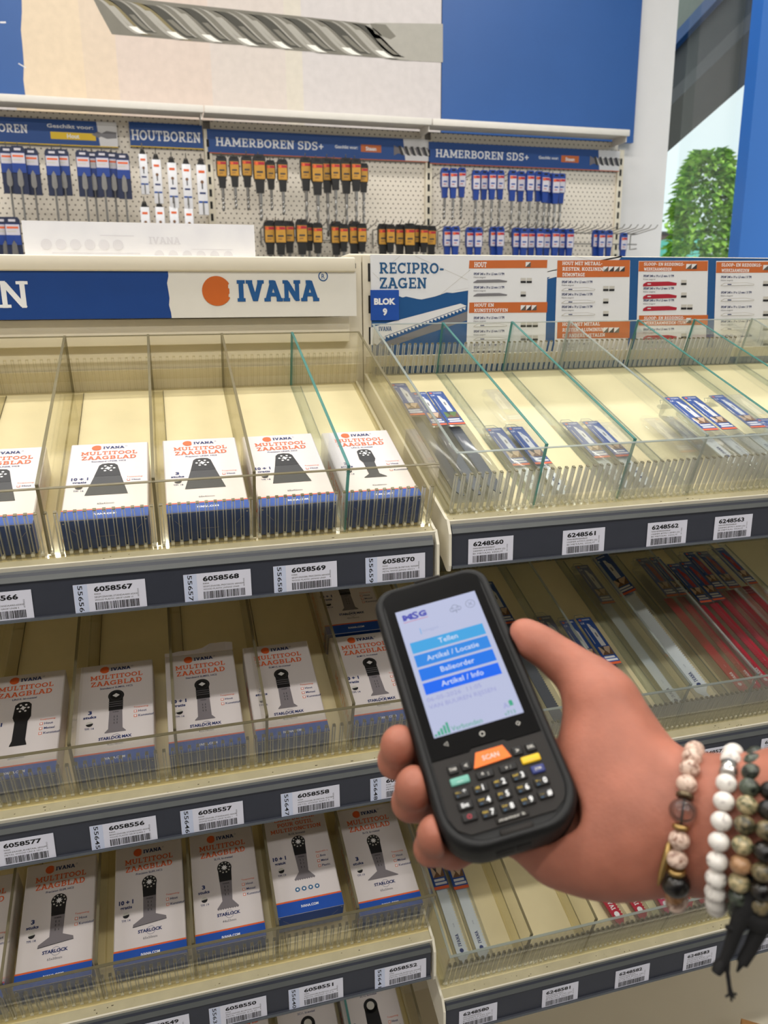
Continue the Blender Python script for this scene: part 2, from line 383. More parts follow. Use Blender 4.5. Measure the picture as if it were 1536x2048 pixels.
# ------------------------------------------------------------------ outside
mat('outside_ground', (185, 184, 176), .9, var=.1, scale=2); mat('brick_far', (150, 128, 128), .9, var=.06)
mat('canopy_black', (30, 31, 36), .5); mat('canopy_grey', (66, 64, 66), .5); mat('canopy_blue', (22, 66, 120), .45); mat('canopy_top', (120, 124, 116), .7)
mat('teal_paint', (110, 205, 190), .6)
MB().box(2.7, 40, -20, 60, -.12, -.02, 'outside_ground').build('ground', kind='structure')
cn = empty('canopy', (3.2, 4.69, EYE), 'dark sloping roof edge outside, above the tree', 'roof')
def slope_beam(name, z0, z1, x0, x1, m, parent):
    "beam running towards the camera and rising, in the parent's frame"
    a, b = 1.6, -2.2; g = -.33
    P = [(x0, b, z0+b*g), (x1, b, z0+b*g), (x1, a, z0+a*g), (x0, a, z0+a*g), (x0, b, z1+b*g), (x1, b, z1+b*g), (x1, a, z1+a*g), (x0, a, z1+a*g)]
    return MB().hexa(P, m).build(name, parent)
slope_beam('fascia', 1.225, 1.31, -.04, .3, 'canopy_grey', cn)
slope_beam('soffit', 1.31, 1.585, .02, .3, 'canopy_black', cn)
slope_beam('beam', 1.585, 1.66, -.02, .3, 'canopy_blue', cn)
slope_beam('roof_panel', 1.66, 2.6, .03, .3, 'canopy_top', cn)
# column of clipped hornbeam
mat('leaf', (168, 210, 92), .6, var=.35, scale=3.2, spec=.25); mat('leaf_dark', (106, 160, 64), .6, var=.3, scale=4); mat('bark', (92, 78, 62), .9, var=.2)
def leafy(name, parent, c, rad, z0, z1, n, size, ms, seed, taper=.45):
    R = random.Random(seed); g = MB()
    for i in range(n):
        u = R.random()**.85; z = z0+(z1-z0)*u
        rr = rad*(1-taper*u**1.6)*(1 if u < .93 else 1-(u-.93)*7)
        lump = 1+.12*math.sin(z*9+i % 3)+.1*math.sin(i*1.7)
        a = R.random()*2*PI; q = rr*lump*(1-.35*R.random()**2.2)
        p = Vector((c[0]+q*math.cos(a), c[1]+q*math.sin(a), z))
        d = Vector((math.cos(a), math.sin(a), R.uniform(-.9, .5))).normalized(); e = Vector((-math.sin(a), math.cos(a), R.uniform(-.5, .5))).normalized()
        s_ = size*R.uniform(.7, 1.3); nrm = d.cross(e)
        g.add([p-d*s_*.2, p+e*s_*.34+d*s_*.4+nrm*.02, p+d*s_*1.05, p-e*s_*.34+d*s_*.4+nrm*.02], [(0, 1, 2), (0, 2, 3)], R.choice(ms))
    return g.build(name, parent)
tb = at(1404, 505, 9.0); tz = at(1404, 303, 9.0).z
tree = empty('tree', (tb.x, 9.0, 0), 'slim green columnar tree outside the window', 'tree')
MB().tube([(0, 0, -.05), (0, 0, tz*.6)], [.07, .04], 'bark').build('trunk', tree)
leafy('foliage', tree, (0, 0), .47, .3, tz, 5200, .105, ['leaf', 'leaf', 'leaf_dark'], 3, .42)
b = at(1335, 470, 15.0)
bl = empty('building', (b.x-.4, 15.0, 0), 'low mauve building far outside behind the tree', 'building')
MB().box(-1.5, .62, 0, 3, -.05, b.z, 'brick_far').build('wall', bl); MB().box(-1.6, .7, -.1, 3.1, b.z, b.z+.06, 'canopy_grey').build('roof', bl)
e = at(1352, 478, 13.5)
MB().rbox(e.x-.12, e.x+.55, 13.4, 13.9, -.02, e.z, 'teal_paint', .02).build('container')
tag(bpy.data.objects['container'], 'teal container outside, half behind the tree', 'container')
hd = at(1325, 455, 20.0)
hg = empty('hedge', (hd.x, 20.0, 0), 'pale green hedge on the skyline left of the tree', 'hedge')
leafy('foliage', hg, (0, 0), 1.2, 0, hd.z+.15, 1300, .22, ['leaf', 'leaf_dark'], 5, .2)
MB().tube([(0, 0, -.05), (0, 0, 1.2)], .06, 'bark').build('trunk', hg)

# ================================================================== the back wall display
def fl(pts, Y, o): return [((at(px, py, Y)-o).x, (at(px, py, Y)-o).z) for px, py in pts]
# picture board with the big drill
MY = 3.715
mo = Vector((-1.6, MY, 2.36))
def mp(px, py):
    p = at(px, py, MY)-mo; return (p.x, p.z)
A = Art(); x1 = mp(882, 120)[0]; H_ = .95
tl = [mp(45, -40), mp(46, 25), mp(44, 60), mp(47, 90), mp(50, 128), mp(49, 160), mp(53, 192)]
xl = tl[0][0]
A.rect(xl-.02, 0, x1, H_, 'ink_silver', 0)
def strips(x0p, x1p, m, l):                         # soft vertical colour bands of the printed photo background
    a, bb = mp(x0p, 100)[0], mp(x1p, 100)[0]; A.rect(a, 0, bb, H_, m, l)
mat('print_a', (222, 202, 174), .5); mat('print_b', (217, 198, 176), .5); mat('print_c', (213, 196, 184), .5); mat('print_d', (210, 199, 191), .5); mat('print_e', (212, 204, 190), .5); mat('print_g', (207, 200, 198), .5)
strips(20, 165, 'print_a', 1); strips(165, 232, 'print_b', 1); strips(232, 420, 'print_c', 1); strips(420, 570, 'print_d', 1); strips(570, 604, 'print_e', 1); strips(604, 882, 'print_g', 1)
A.poly([(0, H_), (0, 0)]+[(p[0]-.004, max(0, p[1])) for p in tl[::-1]]+[(tl[0][0], H_)], 'board_blue', 2)
A.line(*mp(0, 45), *mp(12, 45), .006, 'ink_pale', 3); A.line(*mp(37, 127), *mp(52, 136), .004, 'ink_pale', 3)
def zp(x, y): return mp(x/1.92, y/1.92)
mat('dr_dark', (62, 60, 50), .5); mat('dr_mid', (118, 114, 102), .5); mat('dr_lite', (168, 164, 154), .5); mat('dr_hi', (244, 242, 232), .4); mat('dr_olive', (128, 116, 76), .5)
cr = [(345, -18), (470, 0), (612, 12), (748, 26), (886, 38), (1020, 52), (1152, 62), (1285, 74), (1415, 86)]
A.poly([zp(330, -60), zp(470, -10), zp(1420, 92), zp(1500, 226), zp(1100, 188), zp(430, 132), zp(380, 40)], 'dr_mid', 2)
def helix(cx_, cyy, w_, f0, f1, R_, m, l, p0=0.0, p1=1.0, slope=.086):
    "band of a twist between two offsets, as a helix looks from the side"
    def q(f, ph): 
        x = cx_+w_*f+w_*1.55*ph; return zp(x, cyy+slope*(x-cx_)+64-R_*64*math.cos(PI*ph))
    n = 14; ph = [p0+(p1-p0)*k/n for k in range(n+1)]
    A.items.append(([q(f0, t) for t in ph]+[q(f1, t) for t in ph], [[k, k+1, n+2+k, n+1+k] for k in range(n)], m, l))
for i, (cx_, cyy) in enumerate(cr[:-1]):
    w_ = cr[i+1][0]-cx_; yy = cyy+6
    helix(cx_, yy, w_, .0, 1.02, 1.0, 'dr_mid', 3); helix(cx_, yy, w_, .0, .14, 1.02, 'dr_lite', 4); helix(cx_, yy, w_, .40, .74, .93, 'dr_dark', 4, .0, .86)
    helix(cx_, yy, w_, .14, .40, 1.0, 'dr_olive' if i < 2 else 'dr_mid', 4); helix(cx_, yy, w_, .74, .80, .98, 'dr_lite', 5, .1, .8)
    helix(cx_, yy, w_, .10, .36, .97, 'dr_hi', 6, .70, .93); helix(cx_, yy, w_, .14, .28, .97, 'dr_lite', 5, .3, .75); helix(cx_, yy, w_, .50, .66, .9, 'dr_mid', 5, .45, .8)
    helix(cx_, yy, w_, -.05, .7, 1.02, 'dr_dark', 7, .955, 1.0)
A.poly([zp(1400, 100), zp(1440, 88), zp(1700, 92), zp(1700, 240), zp(1500, 230)], 'dr_lite', 4)
A.poly([zp(1420, 90), zp(1480, 95), zp(1520, 140), zp(1500, 152), zp(1440, 130)], 'dr_mid', 5)
m = MB(); m.box(0, x1, 0, .02, 0, H_, 'print_g'); m.art(A, (0, 0, 0), (1, 0, 0), (0, 0, 1), .0004)
o = m.build('picture_board'); o.location = mo; tag(o, 'large wall picture of a silver twist drill above the pegboard', 'picture')
x2 = at(1272, 200, MY).x
o = MB().box(0, x2-(mo.x+x1)-.004, 0, .02, 0, H_, 'board_blue').build('wall_panel'); o.location = (mo.x+x1+.004, MY, 2.36)
tag(o, 'plain blue wall panel right of the drill picture', 'panel')

# pegboard: staggered holes
def pegmat():
    m = bpy.data.materials.new('pegboard'); m.use_nodes = True; nt = m.node_tree; p = nt.nodes['Principled BSDF']; N = nt.nodes.new; Lk = nt.links.new
    tc = N('ShaderNodeTexCoord'); sx = N('ShaderNodeSeparateXYZ'); Lk(tc.outputs['Object'], sx.inputs[0])
    def mth(op, a, b=None, c=None):
        n = N('ShaderNodeMath'); n.operation = op
        for i, v in enumerate((a, b, c)):
            if v is None: continue
            if isinstance(v, (int, float)): n.inputs[i].default_value = v
            else: Lk(v, n.inputs[i])
        return n.outputs[0]
    zr = mth('DIVIDE', sx.outputs['Z'], .0195); row = mth('FLOOR', zr); fz = mth('SUBTRACT', mth('FRACT', zr), .5)
    off = mth('MULTIPLY', mth('FLOORED_MODULO', row, 2.0), .5)
    fx = mth('SUBTRACT', mth('FRACT', mth('ADD', mth('DIVIDE', sx.outputs['X'], .0245), off)), .5)
    d2 = mth('ADD', mth('POWER', mth('MULTIPLY', fx, .0245), 2.0), mth('POWER', mth('MULTIPLY', fz, .0195), 2.0))
    hole = mth('LESS_THAN', d2, .0034**2)
    mx = N('ShaderNodeMix'); mx.data_type = 'RGBA'; Lk(hole, mx.inputs['Factor']); mx.inputs['A'].default_value = lin((226, 217, 202)); mx.inputs['B'].default_value = lin((104, 92, 78))
    Lk(mx.outputs['Result'], p.inputs['Base Color']); p.inputs['Roughness'].default_value = .5
    M['pegboard'] = m
pegmat()
UX = [-.757, .243, 1.244, 2.249]
PEG = []
for i, nm in enumerate(['behind the white laminated sheet', 'with the yellow and black drill bits', 'with the blue drill bits']):
    t = empty('pegboard_panel', ((UX[i]+UX[i+1])/2, WY, .2), 'cream perforated back panel ' + nm, 'pegboard', 'pegboard panels')
    hw = (UX[i+1]-UX[i])/2-.016
    MB().box(-hw, hw, 0, .012, 0, 2.155, 'pegboard').build('panel', t); PEG.append(t)
for i, x in enumerate(UX):
    m = MB(); m.box(-.015, .015, -.012, .055, 0, 2.32, 'cream')
    for z in np.arange(.1, 2.3, .05): m.box(-.0055, .0055, -.0128, -.011, z, z+.03, 'slot')
    o = m.build('upright_post'); o.location = (x, WY, 0)
    tag(o, ['cream slotted post left of the flat wood bits', 'cream slotted post between the wood bits and the yellow bits', 'cream slotted post between the yellow and the blue bits', 'cream slotted post at the right end of the pegboard'][i], 'post', 'slotted posts')
# canopy shelves above the pegboard
cx = [-.78, .23, 1.22, 2.215]
for i in range(3):
    t = empty('top_shelf', (cx[i], 3.575, EYE+.812), 'long white shelf above the pegboard, ' + ['left part above the flat bits', 'middle part above the yellow bits', 'right part above the blue bits'][i], 'shelf', 'top shelves')
    L_ = cx[i+1]-cx[i]-.004
    MB().box(0, L_, 0, .125, .004, .008, 'shelf_white').build('board', t)
    MB().rbox(0, L_, -.012, 0, -.006, .022, 'shelf_white', .002).build('front_lip', t)
    MB().box(L_-.012, L_-.008, .0, .125, -.03, .004, 'shelf_white').build('bracket', t)
# header signs
SY = 3.688
def header(px0, px1, pyt, pyb, label, words, right=None, chip=None):
    a = at(px0, pyt[0], SY); b_ = at(px1, pyt[1], SY); z1 = (a.z+b_.z)/2; z0 = (at(px0, pyb[0], SY).z+at(px1, pyb[1], SY).z)/2
    W_, H = b_.x-a.x, z1-z0; A = Art()
    A.rect(0, 0, W_, .004, 'ink_yellow' if chip == 'Hout' else 'ink_rust', 1)
    A.rect(0, .004, W_, H, 'ink_sign', 1)
    for (txt, fx, fw, fh, fy) in words: A.text(txt, W_*fx, H*fy, H*fh, 'ink_white', 3, 'slab', w=W_*fw, tk=.95)
    if right:
        A.poly([(W_*right, .004), (W_, .004), (W_, H), (W_*(right-.01), H)], 'ink_pale', 2)
        if chip == 'Hout':
            y = H*.48; A.poly([(W_*right-.03, y), (W_*right-.005, y+.012), (W_*right+.01, y+.006), (W_*right+.03, y+.016), (W_-.003, y+.012), (W_-.003, y-.010), (W_*right+.03, y-.014), (W_*right+.006, y-.006), (W_*right-.004, y-.012)], 'ink_grey', 4)
            A.text('Geschikt voor:', W_*.62, H*.68, H*.15, 'ink_white', 3, bold=.02, w=W_*.25)
            A.rect(W_*.635, H*.24, W_*.88, H*.52, 'ink_yellow', 3); A.text(chip, W_*.757, H*.30, H*.17, 'ink_white', 4, bold=.03, al='c')
        else:
            y = H*.47; x = W_*.835
            A.poly([(x, y+.022), (x+.02, y+.012), (W_, y+.016), (W_, y-.016), (x+.02, y-.013), (x, y-.022)], 'ink_steel', 4)
            n = 5; sw = (W_-x-.02)/n
            for k in range(n):
                xx = x+.02+k*sw
                A.poly([(xx, y+.018), (xx+sw*.45, y+.02), (xx+sw*1.0, y-.02), (xx+sw*.5, y-.018)], 'ink_dark', 5)
                A.poly([(xx+sw*.5, y+.018), (xx+sw*.75, y+.012), (xx+sw*1.2, y-.012), (xx+sw*1.0, y-.02)], 'ink_light', 5)
            A.text('Geschikt voor:', W_*.56, H*.45, H*.14, 'ink_white', 3, bold=.02, w=W_*.105)
            A.rect(W_*.68, H*.34, W_*.775, H*.66, 'ink_rust', 3); A.text(chip, W_*.727, H*.41, H*.17, 'ink_white', 4, bold=.03, al='c')
    o = MB().box(0, W_, 0, .006, 0, H, 'ink_sign').art(A, (0, 0, 0), (1, 0, 0), (0, 0, 1), .0003).build('header_sign')
    o.location = (a.x, SY, z0); return tag(o, label, 'sign', 'pegboard header signs')
header(-150, 232, (229, 242), (281, 294), 'blue header sign over the flat wood bits, with yellow Hout chip', [('OREN', .516-.40*.385, .40*.385, .32, .42)], .90, 'Hout')
header(257, 404, (241, 253), (291, 301), 'narrow blue header sign reading HOUTBOREN', [('HOUTBOREN', .02, .95, .42, .27)], None, 'Hout')
header(413, 856, (256, 281.5), (304, 327), 'blue header sign reading HAMERBOREN SDS+ above the yellow bits', [('HAMERBOREN SDS+', .035, .475, .36, .32)], .89, 'Steen')
header(857, 1240, (281, 304), (325, 346), 'blue header sign reading HAMERBOREN SDS+ above the blue bits', [('HAMERBOREN SDS+', .035, .475, .36, .32)], .89, 'Steen')

# ------------------------------------------------------------------ drill bits hanging on the pegboard
mat('clip_black', (26, 25, 25), .4); mat('clip_blue', (26, 60, 138), .4); mat('clip_navy', (26, 36, 66), .4); mat('card_yellow', (190, 140, 50), .5, var=.1, scale=60)
mat('card_white', (200, 196, 204), .45); mat('bag_clear', (226, 226, 230), .25)
def flute(m, z0, z1, r, ms):
    n = 10; L_ = (z1-z0)
    pts = [(r*.35*math.sin(k*1.9), r*.35*math.cos(k*1.9), z0+L_*k/n) for k in range(n+1)]
    m.tube(pts, [r*(.85+.2*(k % 2)) for k in range(n+1)], ms, 7)
def proto_sds(clip, card, accent, name, bitL, wd=.044):
    t = empty('carded_drill_bit', (0, 0, 0), 'x', 'drill bit')
    m = MB(); h = .125
    m.prism([(-wd*.36, 0), (wd*.36, 0), (wd*.5, -.012), (wd*.5, -.075), (wd*.36, -.088), (wd*.30, -h), (-wd*.30, -h), (-wd*.36, -.088), (-wd*.5, -.075), (-wd*.5, -.012)], -.011, .006, lambda p, q, a: (p, a, q), clip)
    m.box(-wd*.22, wd*.22, -.0115, -.0105, -.012, -.005, 'slot'); m.build('clip', t)
    A = Art(); A.rect(-wd*.40, -.078, wd*.40, -.024, card, 0); A.rect(-wd*.40, -.034, wd*.40, -.024, accent, 1); A.disc(-wd*.22, -.03, .006, 'ink_orange', 2)
    A.rect(-wd*.25, -.060, wd*.25, -.054, 'ink_dark' if card == 'card_yellow' else 'ink_blue', 1); A.rect(-wd*.25, -.070, wd*.1, -.067, 'ink_brown' if card == 'card_yellow' else 'ink_red', 1)
    MB().box(-wd*.42, wd*.42, -.0135, -.011, -.080, -.022, card).art(A, (0, -.0135, 0), (1, 0, 0), (0, 0, 1), .0003).build('card', t)
    m = MB(); m.tube([(0, -.003, -h+.004), (0, -.003, -h-.035)], .0065, 'steel', 8); flute(m, -h-.034, -h-bitL, .0058, 'steel'); m.build('bit', t); return t
def proto_flat():
    t = empty('carded_drill_bit', (0, 0, 0), 'x', 'drill bit'); w_ = .026
    m = MB(); m.prism([(-w_*.75, 0), (w_*.75, 0), (w_, -.010), (w_, -.172), (-w_, -.172), (-w_, -.010)], -.005, .004, lambda p, q, a: (p, a, q), 'clip_navy')
    m.box(-w_*.45, w_*.45, -.0056, -.0045, -.016, -.008, 'card_white'); m.build('card', t)
    A = Art(); A.rect(-w_*.9, -.062, w_*.9, -.026, 'card_white', 0); A.rect(-w_*.75, -.040, w_*.75, -.033, 'ink_orange', 1); A.rect(-w_*.75, -.052, w_*.4, -.047, 'ink_light', 1)
    A.poly([(-w_*.95, -.062), (w_*.95, -.062), (w_*.95, -.096), (w_*.3, -.088), (0, -.078), (-w_*.3, -.088), (-w_*.95, -.096)], 'clip_blue', 1)
    MB().box(-w_*.93, w_*.93, -.0068, -.005, -.096, -.024, 'clip_blue').art(A, (0, -.0068, 0), (1, 0, 0), (0, 0, 1), .0003).build('label', t)
    m = MB(); m.prism([(0, -.080), (.008, -.094), (.0105, -.130), (.0095, -.140), (.004, -.147), (-.004, -.147), (-.0095, -.140), (-.0105, -.130), (-.008, -.094)], -.0085, -.006, lambda p, q, a: (p, a, q), 'steel')
    m.tube([(0, -.007, -.146), (0, -.004, -.285)], .0042, 'steel', 8); m.build('bit', t); return t
def proto_narrow():
    t = empty('carded_drill_bit', (0, 0, 0), 'x', 'drill bit'); w_ = .0165
    m = MB(); m.prism([(-w_*.35, 0), (w_*.35, 0), (w_*.8, -.022), (-w_*.8, -.022)], -.004, .003, lambda p, q, a: (p, a, q), 'clip_black'); m.build('hanger', t)
    A = Art(); A.rect(-w_*.6, -.046, w_*.6, -.038, 'ink_orange', 1); A.disc(0, -.074, .0055, 'ink_brown', 1); A.rect(-.002, -.096, .002, -.076, 'ink_dark', 1); A.rect(-w_*.6, -.112, w_*.6, -.106, 'ink_navy', 1)
    A.rect(-w_*.9, -.140, w_*.9, -.134, 'ink_blue', 1); A.rect(-.002, -.164, .002, -.144, 'ink_blue', 1)
    MB().rbox(-w_, w_, -.006, .003, -.178, -.020, 'bag_clear', .002).art(A, (0, -.006, 0), (1, 0, 0), (0, 0, 1), .0003).build('sleeve', t)
    MB().tube([(0, -.0075, -.135), (0, -.0075, -.176)], .0022, 'steel', 6).build('bit', t); return t
YS = proto_sds('clip_black', 'card_yellow', 'ink_red', 'y', .09); YL = proto_sds('clip_black', 'card_yellow', 'ink_red', 'y', .16)
BS = proto_sds('clip_blue', 'card_white', 'ink_red', 'b', .09, .037); BLg = proto_sds('clip_blue', 'card_white', 'ink_red', 'b', .15, .037)
FS = proto_flat(); NS = proto_narrow(); used = set()
hook_bm = MB(); hook_bm.tube([(0, .004, 0), (0, -.13, .006), (0, -.152, .018), (0, -.156, .03)], .0022, 'wire', 6); hook_me = hook_bm.mesh('hook')
def hang(proto, px, py, Y, label, group, sc=1.0, tilt=0.0, fz=0.0, hook=True):
    if proto not in used: used.add(proto); t = proto
    else: t = copy_thing(proto)
    p = at(px, py, Y); t.location = (p.x, Y, p.z); t.scale = (sc, sc, sc); t.rotation_euler = (0, tilt, 0); tag(t, label, 'drill bit', group)
    if hook:
        pn = PEG[0 if p.x < .243 else 1 if p.x < 1.244 else 2]
        h = bpy.data.objects.new('hook', hook_me); COL.objects.link(h); h.parent = pn
        h.location = (p.x-pn.location.x, 0, p.z-.010*sc-pn.location.z-.004)
    return t
def row(proto, xs, Y, fmt, group, sc=None, jit=True, hook=True, protos=None):
    for i, (x, y) in enumerate(xs):
        s_ = sc[i] if sc else 1.0
        hang(protos[i] if protos else proto, x, y, Y-(.022*(i % 2) if jit else 0), fmt % ORD[i], group, s_, hook=hook)
row(FS, [(12, 293), (34, 292), (61, 297), (102.6, 298.5), (122.5, 298.5), (164, 301), (183, 303.5), (203, 302.5), (223, 304.6), (244, 307)], 3.56,
    'flat wood bit in navy card, %s from the left under the yellow edged sign', 'flat bits in the upper row', [1, 1.02, 1, 1, 1, 1, 1, 1, 1, 1])
row(FS, [(5, 434), (23, 434)], 3.56, 'flat wood bit in navy card, %s from the left, low beside the white sheet', 'flat bits in the lower row', [1.1, 1.1], hook=False)
row(NS, [(284, 298), (311, 308), (342, 314), (371, 317), (401, 317)], 3.575, 'narrow white sleeved bit, %s from the left under the HOUTBOREN sign', 'white sleeved bits in the upper row', [.98, 1.08, 1.12, 1.1, 1.25], False)
row(NS, [(288, 403), (318, 403), (346, 402), (376, 406)], 3.575, 'narrow white sleeved bit, %s from the left of the low row behind the white sheet', 'white sleeved bits in the lower row', [1.1]*4, False)
yx = [(441.7, 312), (467, 313), (492, 311), (517, 310), (540, 321), (563.5, 319), (610, 314.6), (633, 316.5), (653, 316.5), (669.5, 318), (691, 316.5), (711, 318), (726, 327)]
row(None, yx, 3.55, 'yellow and black carded hammer drill bit, %s from the left in its upper row', 'yellow bits in the upper row', [1, .95, 1, 1.2, .92, 1.02, 1.08, 1.18, 1.12, 1.0, 1.15, 1.05, .95], protos=[YS]*6+[YL]*7)
yx2 = [(538, 441), (559.5, 441), (577, 442), (602, 439), (617, 446), (634, 446), (671, 443), (686.5, 448), (707.6, 443), (723, 447), (765, 448), (780, 449), (799, 449), (818, 447), (833, 450), (847, 451), (862, 452)]
row(None, yx2, 3.52, 'yellow and black carded hammer drill bit, %s from the left in its lower row', 'yellow bits in the lower row', [1.12, 1.12, 1.05, 1.15, .92, 1.0, 1.12, .92, 1.15, .95, 1.08, .95, 1.05, 1.15, .92, .92, 1.0], protos=[YL]*17, hook=False)
bx = [(889, 336.5), (906, 337), (923, 336), (951.7, 341), (967.6, 341), (984, 340.5), (1000, 341), (1024.6, 341), (1041, 343), (1060, 342), (1077, 343), (1090, 345), (1100, 347), (1111, 347.6), (1122, 347.6)]
row(None, bx, 3.54, 'blue carded hammer drill bit, %s from the left in its upper row', 'blue bits in the upper row', [1]*7+[1.05]*8, protos=[BS]*3+[BLg]*12)
bx2 = [(894, 453), (910, 453), (939, 455), (955.6, 455), (986.5, 454), (999.5, 454), (1032, 456), (1047, 457), (1062, 457), (1079, 457), (1093, 458), (1110, 457), (1124, 458), (1139, 458), (1191.6, 460), (1203, 461), (1217.6, 461), (1247, 466)]
row(None, bx2, 3.50, 'blue carded hammer drill bit, %s from the left in its lower row', 'blue bits in the lower row', [1.05]*14+[.95]*4, protos=[BLg]*18, hook=False)
# wire rails with prongs carrying the lower rows
for i, (a, b_, nm) in enumerate([(524, 735, 'left of the cream post, above the yellow lower row'), (752, 872, 'beside the cream post, above the yellow lower row'), (884, 1275, 'above the blue lower row')]):
    Y = 3.63; pa, pb = at(a, 449+(a-524)*.018, Y), at(b_, 449+(b_-524)*.018, Y)
    t = empty('wire_rail', (pa.x, Y, pa.z-.012), 'long wire rail with prongs ' + nm, 'rack', 'wire prong rails')
    L_ = pb.x-pa.x; m = MB(); m.tube([(0, 0, 0), (L_, 0, 0)], .003, 'wire', 6); m.tube([(0, 0, -.05), (L_, 0, -.05)], .003, 'wire', 6)
    m.tube([(L_, 0, -.07), (L_, .06, -.07), (L_, .06, 0), (L_, 0, 0)], .003, 'wire', 6); m.tube([(0, 0, -.07), (0, .06, -.07), (0, .06, 0), (0, 0, 0)], .003, 'wire', 6); m.build('frame', t)
    n = int(L_/.035); pm = MB(); pm.tube([(0, 0, 0), (0, -.15, .012), (0, -.17, .026)], .0022, 'wire', 6); pme = pm.mesh('prong')
    for k in range(n+1):
        h = bpy.data.objects.new('prong', pme); COL.objects.link(h); h.parent = t; h.location = (L_*k/n, 0, 0)

# ================================================================== display shelves in the foreground
TILT = math.radians(20.4); VA = Vector((0, math.cos(TILT), math.sin(TILT))); WA = Vector((0, -math.sin(TILT), math.cos(TILT)))
FY = .86                                       # front edge of all shelves
OZ = {'A1': -.260, 'A2': -.558, 'A3': -.857, 'A4': -1.156, 'B1': -.2485, 'B2': -.6025, 'B3': -.966}
def T(x, v, w, r=None): return Vector((x, 0, 0))+VA*v+WA*w      # tray coordinates (across, up the slope, off the deck)
def org(k): return Vector((0, FY, OZ[k]+EYE))
def tbox(m, x0, x1, v0, v1, w0, w1, mt, top=None, front=None):
    m.hexa([T(x0, v0, w0), T(x1, v0, w0), T(x1, v1, w0), T(x0, v1, w0), T(x0, v0, w1), T(x1, v0, w1), T(x1, v1, w1), T(x0, v1, w1)], mt, top, front); return m
NAMES = {'A1': 'top left', 'A2': 'second left', 'A3': 'third left', 'A4': 'lowest left', 'B1': 'top right', 'B2': 'middle right', 'B3': 'lowest right'}
LX = {'A': (-.70, .300), 'B': (.318, 1.32)}
DEPTH = .425
mat('lip_dusty', (190, 180, 146), .5, var=.08, scale=40)
def shelf(k):
    x0, x1 = LX[k[0]]; t = empty('display_shelf', org(k), 'sloping cream shelf with grey price rail, %s of the display' % NAMES[k], 'shelf', 'sloping display shelves')
    m = MB(); tbox(m, x0, x1, .0, DEPTH+.012, -.002, 0, 'deck'); tbox(m, x0, x1, -.002, .0, -.012, .0035, 'cream_edge'); tbox(m, x0, x1, DEPTH+.01, DEPTH+.012, -.002, .03, 'cream')
    for xx in (x0, (x0+x1)/2, x1-.02): tbox(m, xx, xx+.02, .03, DEPTH, -.02, -.002, 'cream')
    R = random.Random(k)
    for i in range(26):                                      # sawdust crumbs along the lip
        x = R.uniform(max(x0, -.45), min(x1, .95)); s_ = R.uniform(.0004, .0010)
        m.ball(T(x, R.uniform(.002, .010), .0004), s_, 'grime', 5, 3, (R.uniform(1, 2.5), 1, .6))
    tbox(m, x0, x1, -.0015, .0135, 0, .0006, 'lip_dusty'); m.build('deck', t)
    m = MB(); xa, xb = x0+.002, x1-.004
    prof = [(-.003, -.0045), (.004, -.0045), (.004, -.0565), (-.008, -.0565), (-.0085, -.0545), (-.0055, -.0535), (-.0055, -.0135), (-.0075, -.0125)]
    m.prism(prof, xa, xb, lambda p, q, a: (a, p, q), 'rail')
    m.add([(xa, -.0012, -.0020), (xb, -.0012, -.0020), (xb, -.0078, -.0124), (xa, -.0078, -.0124), (xa, -.0005, -.0022), (xb, -.0005, -.0022), (xb, -.0072, -.0128), (xa, -.0072, -.0128)], [(0, 3, 2, 1), (4, 5, 6, 7), (0, 1, 5, 4), (2, 3, 7, 6)], 'rail_slope'); m.box(xa, xb, -.0092, -.0083, -.0570, -.0540, 'rail_lip'); m.box(xa, xb, -.0074, -.0054, -.0132, -.0118, 'rail_lip'); m.build('price_rail', t)
    for sx in (0, 1):
        xx = (x0-.0035, x0) if sx == 0 else (x1-.001, x1+.0025)
        pf = [(-.001, .004), (-.010, -.012), (-.011, -.052), (-.008, -.060), (-.002, -.061), (.015, -.050), (.40, .093), (.40, .152), (.004, .004)]
        MB().prism(pf, xx[0], xx[1], lambda p, q, a: (a, p, q), 'cream_edge').build('bracket', t)
    return t
for k in ('A1', 'A2', 'A3', 'A4', 'B1', 'B2', 'B3'): shelf(k)

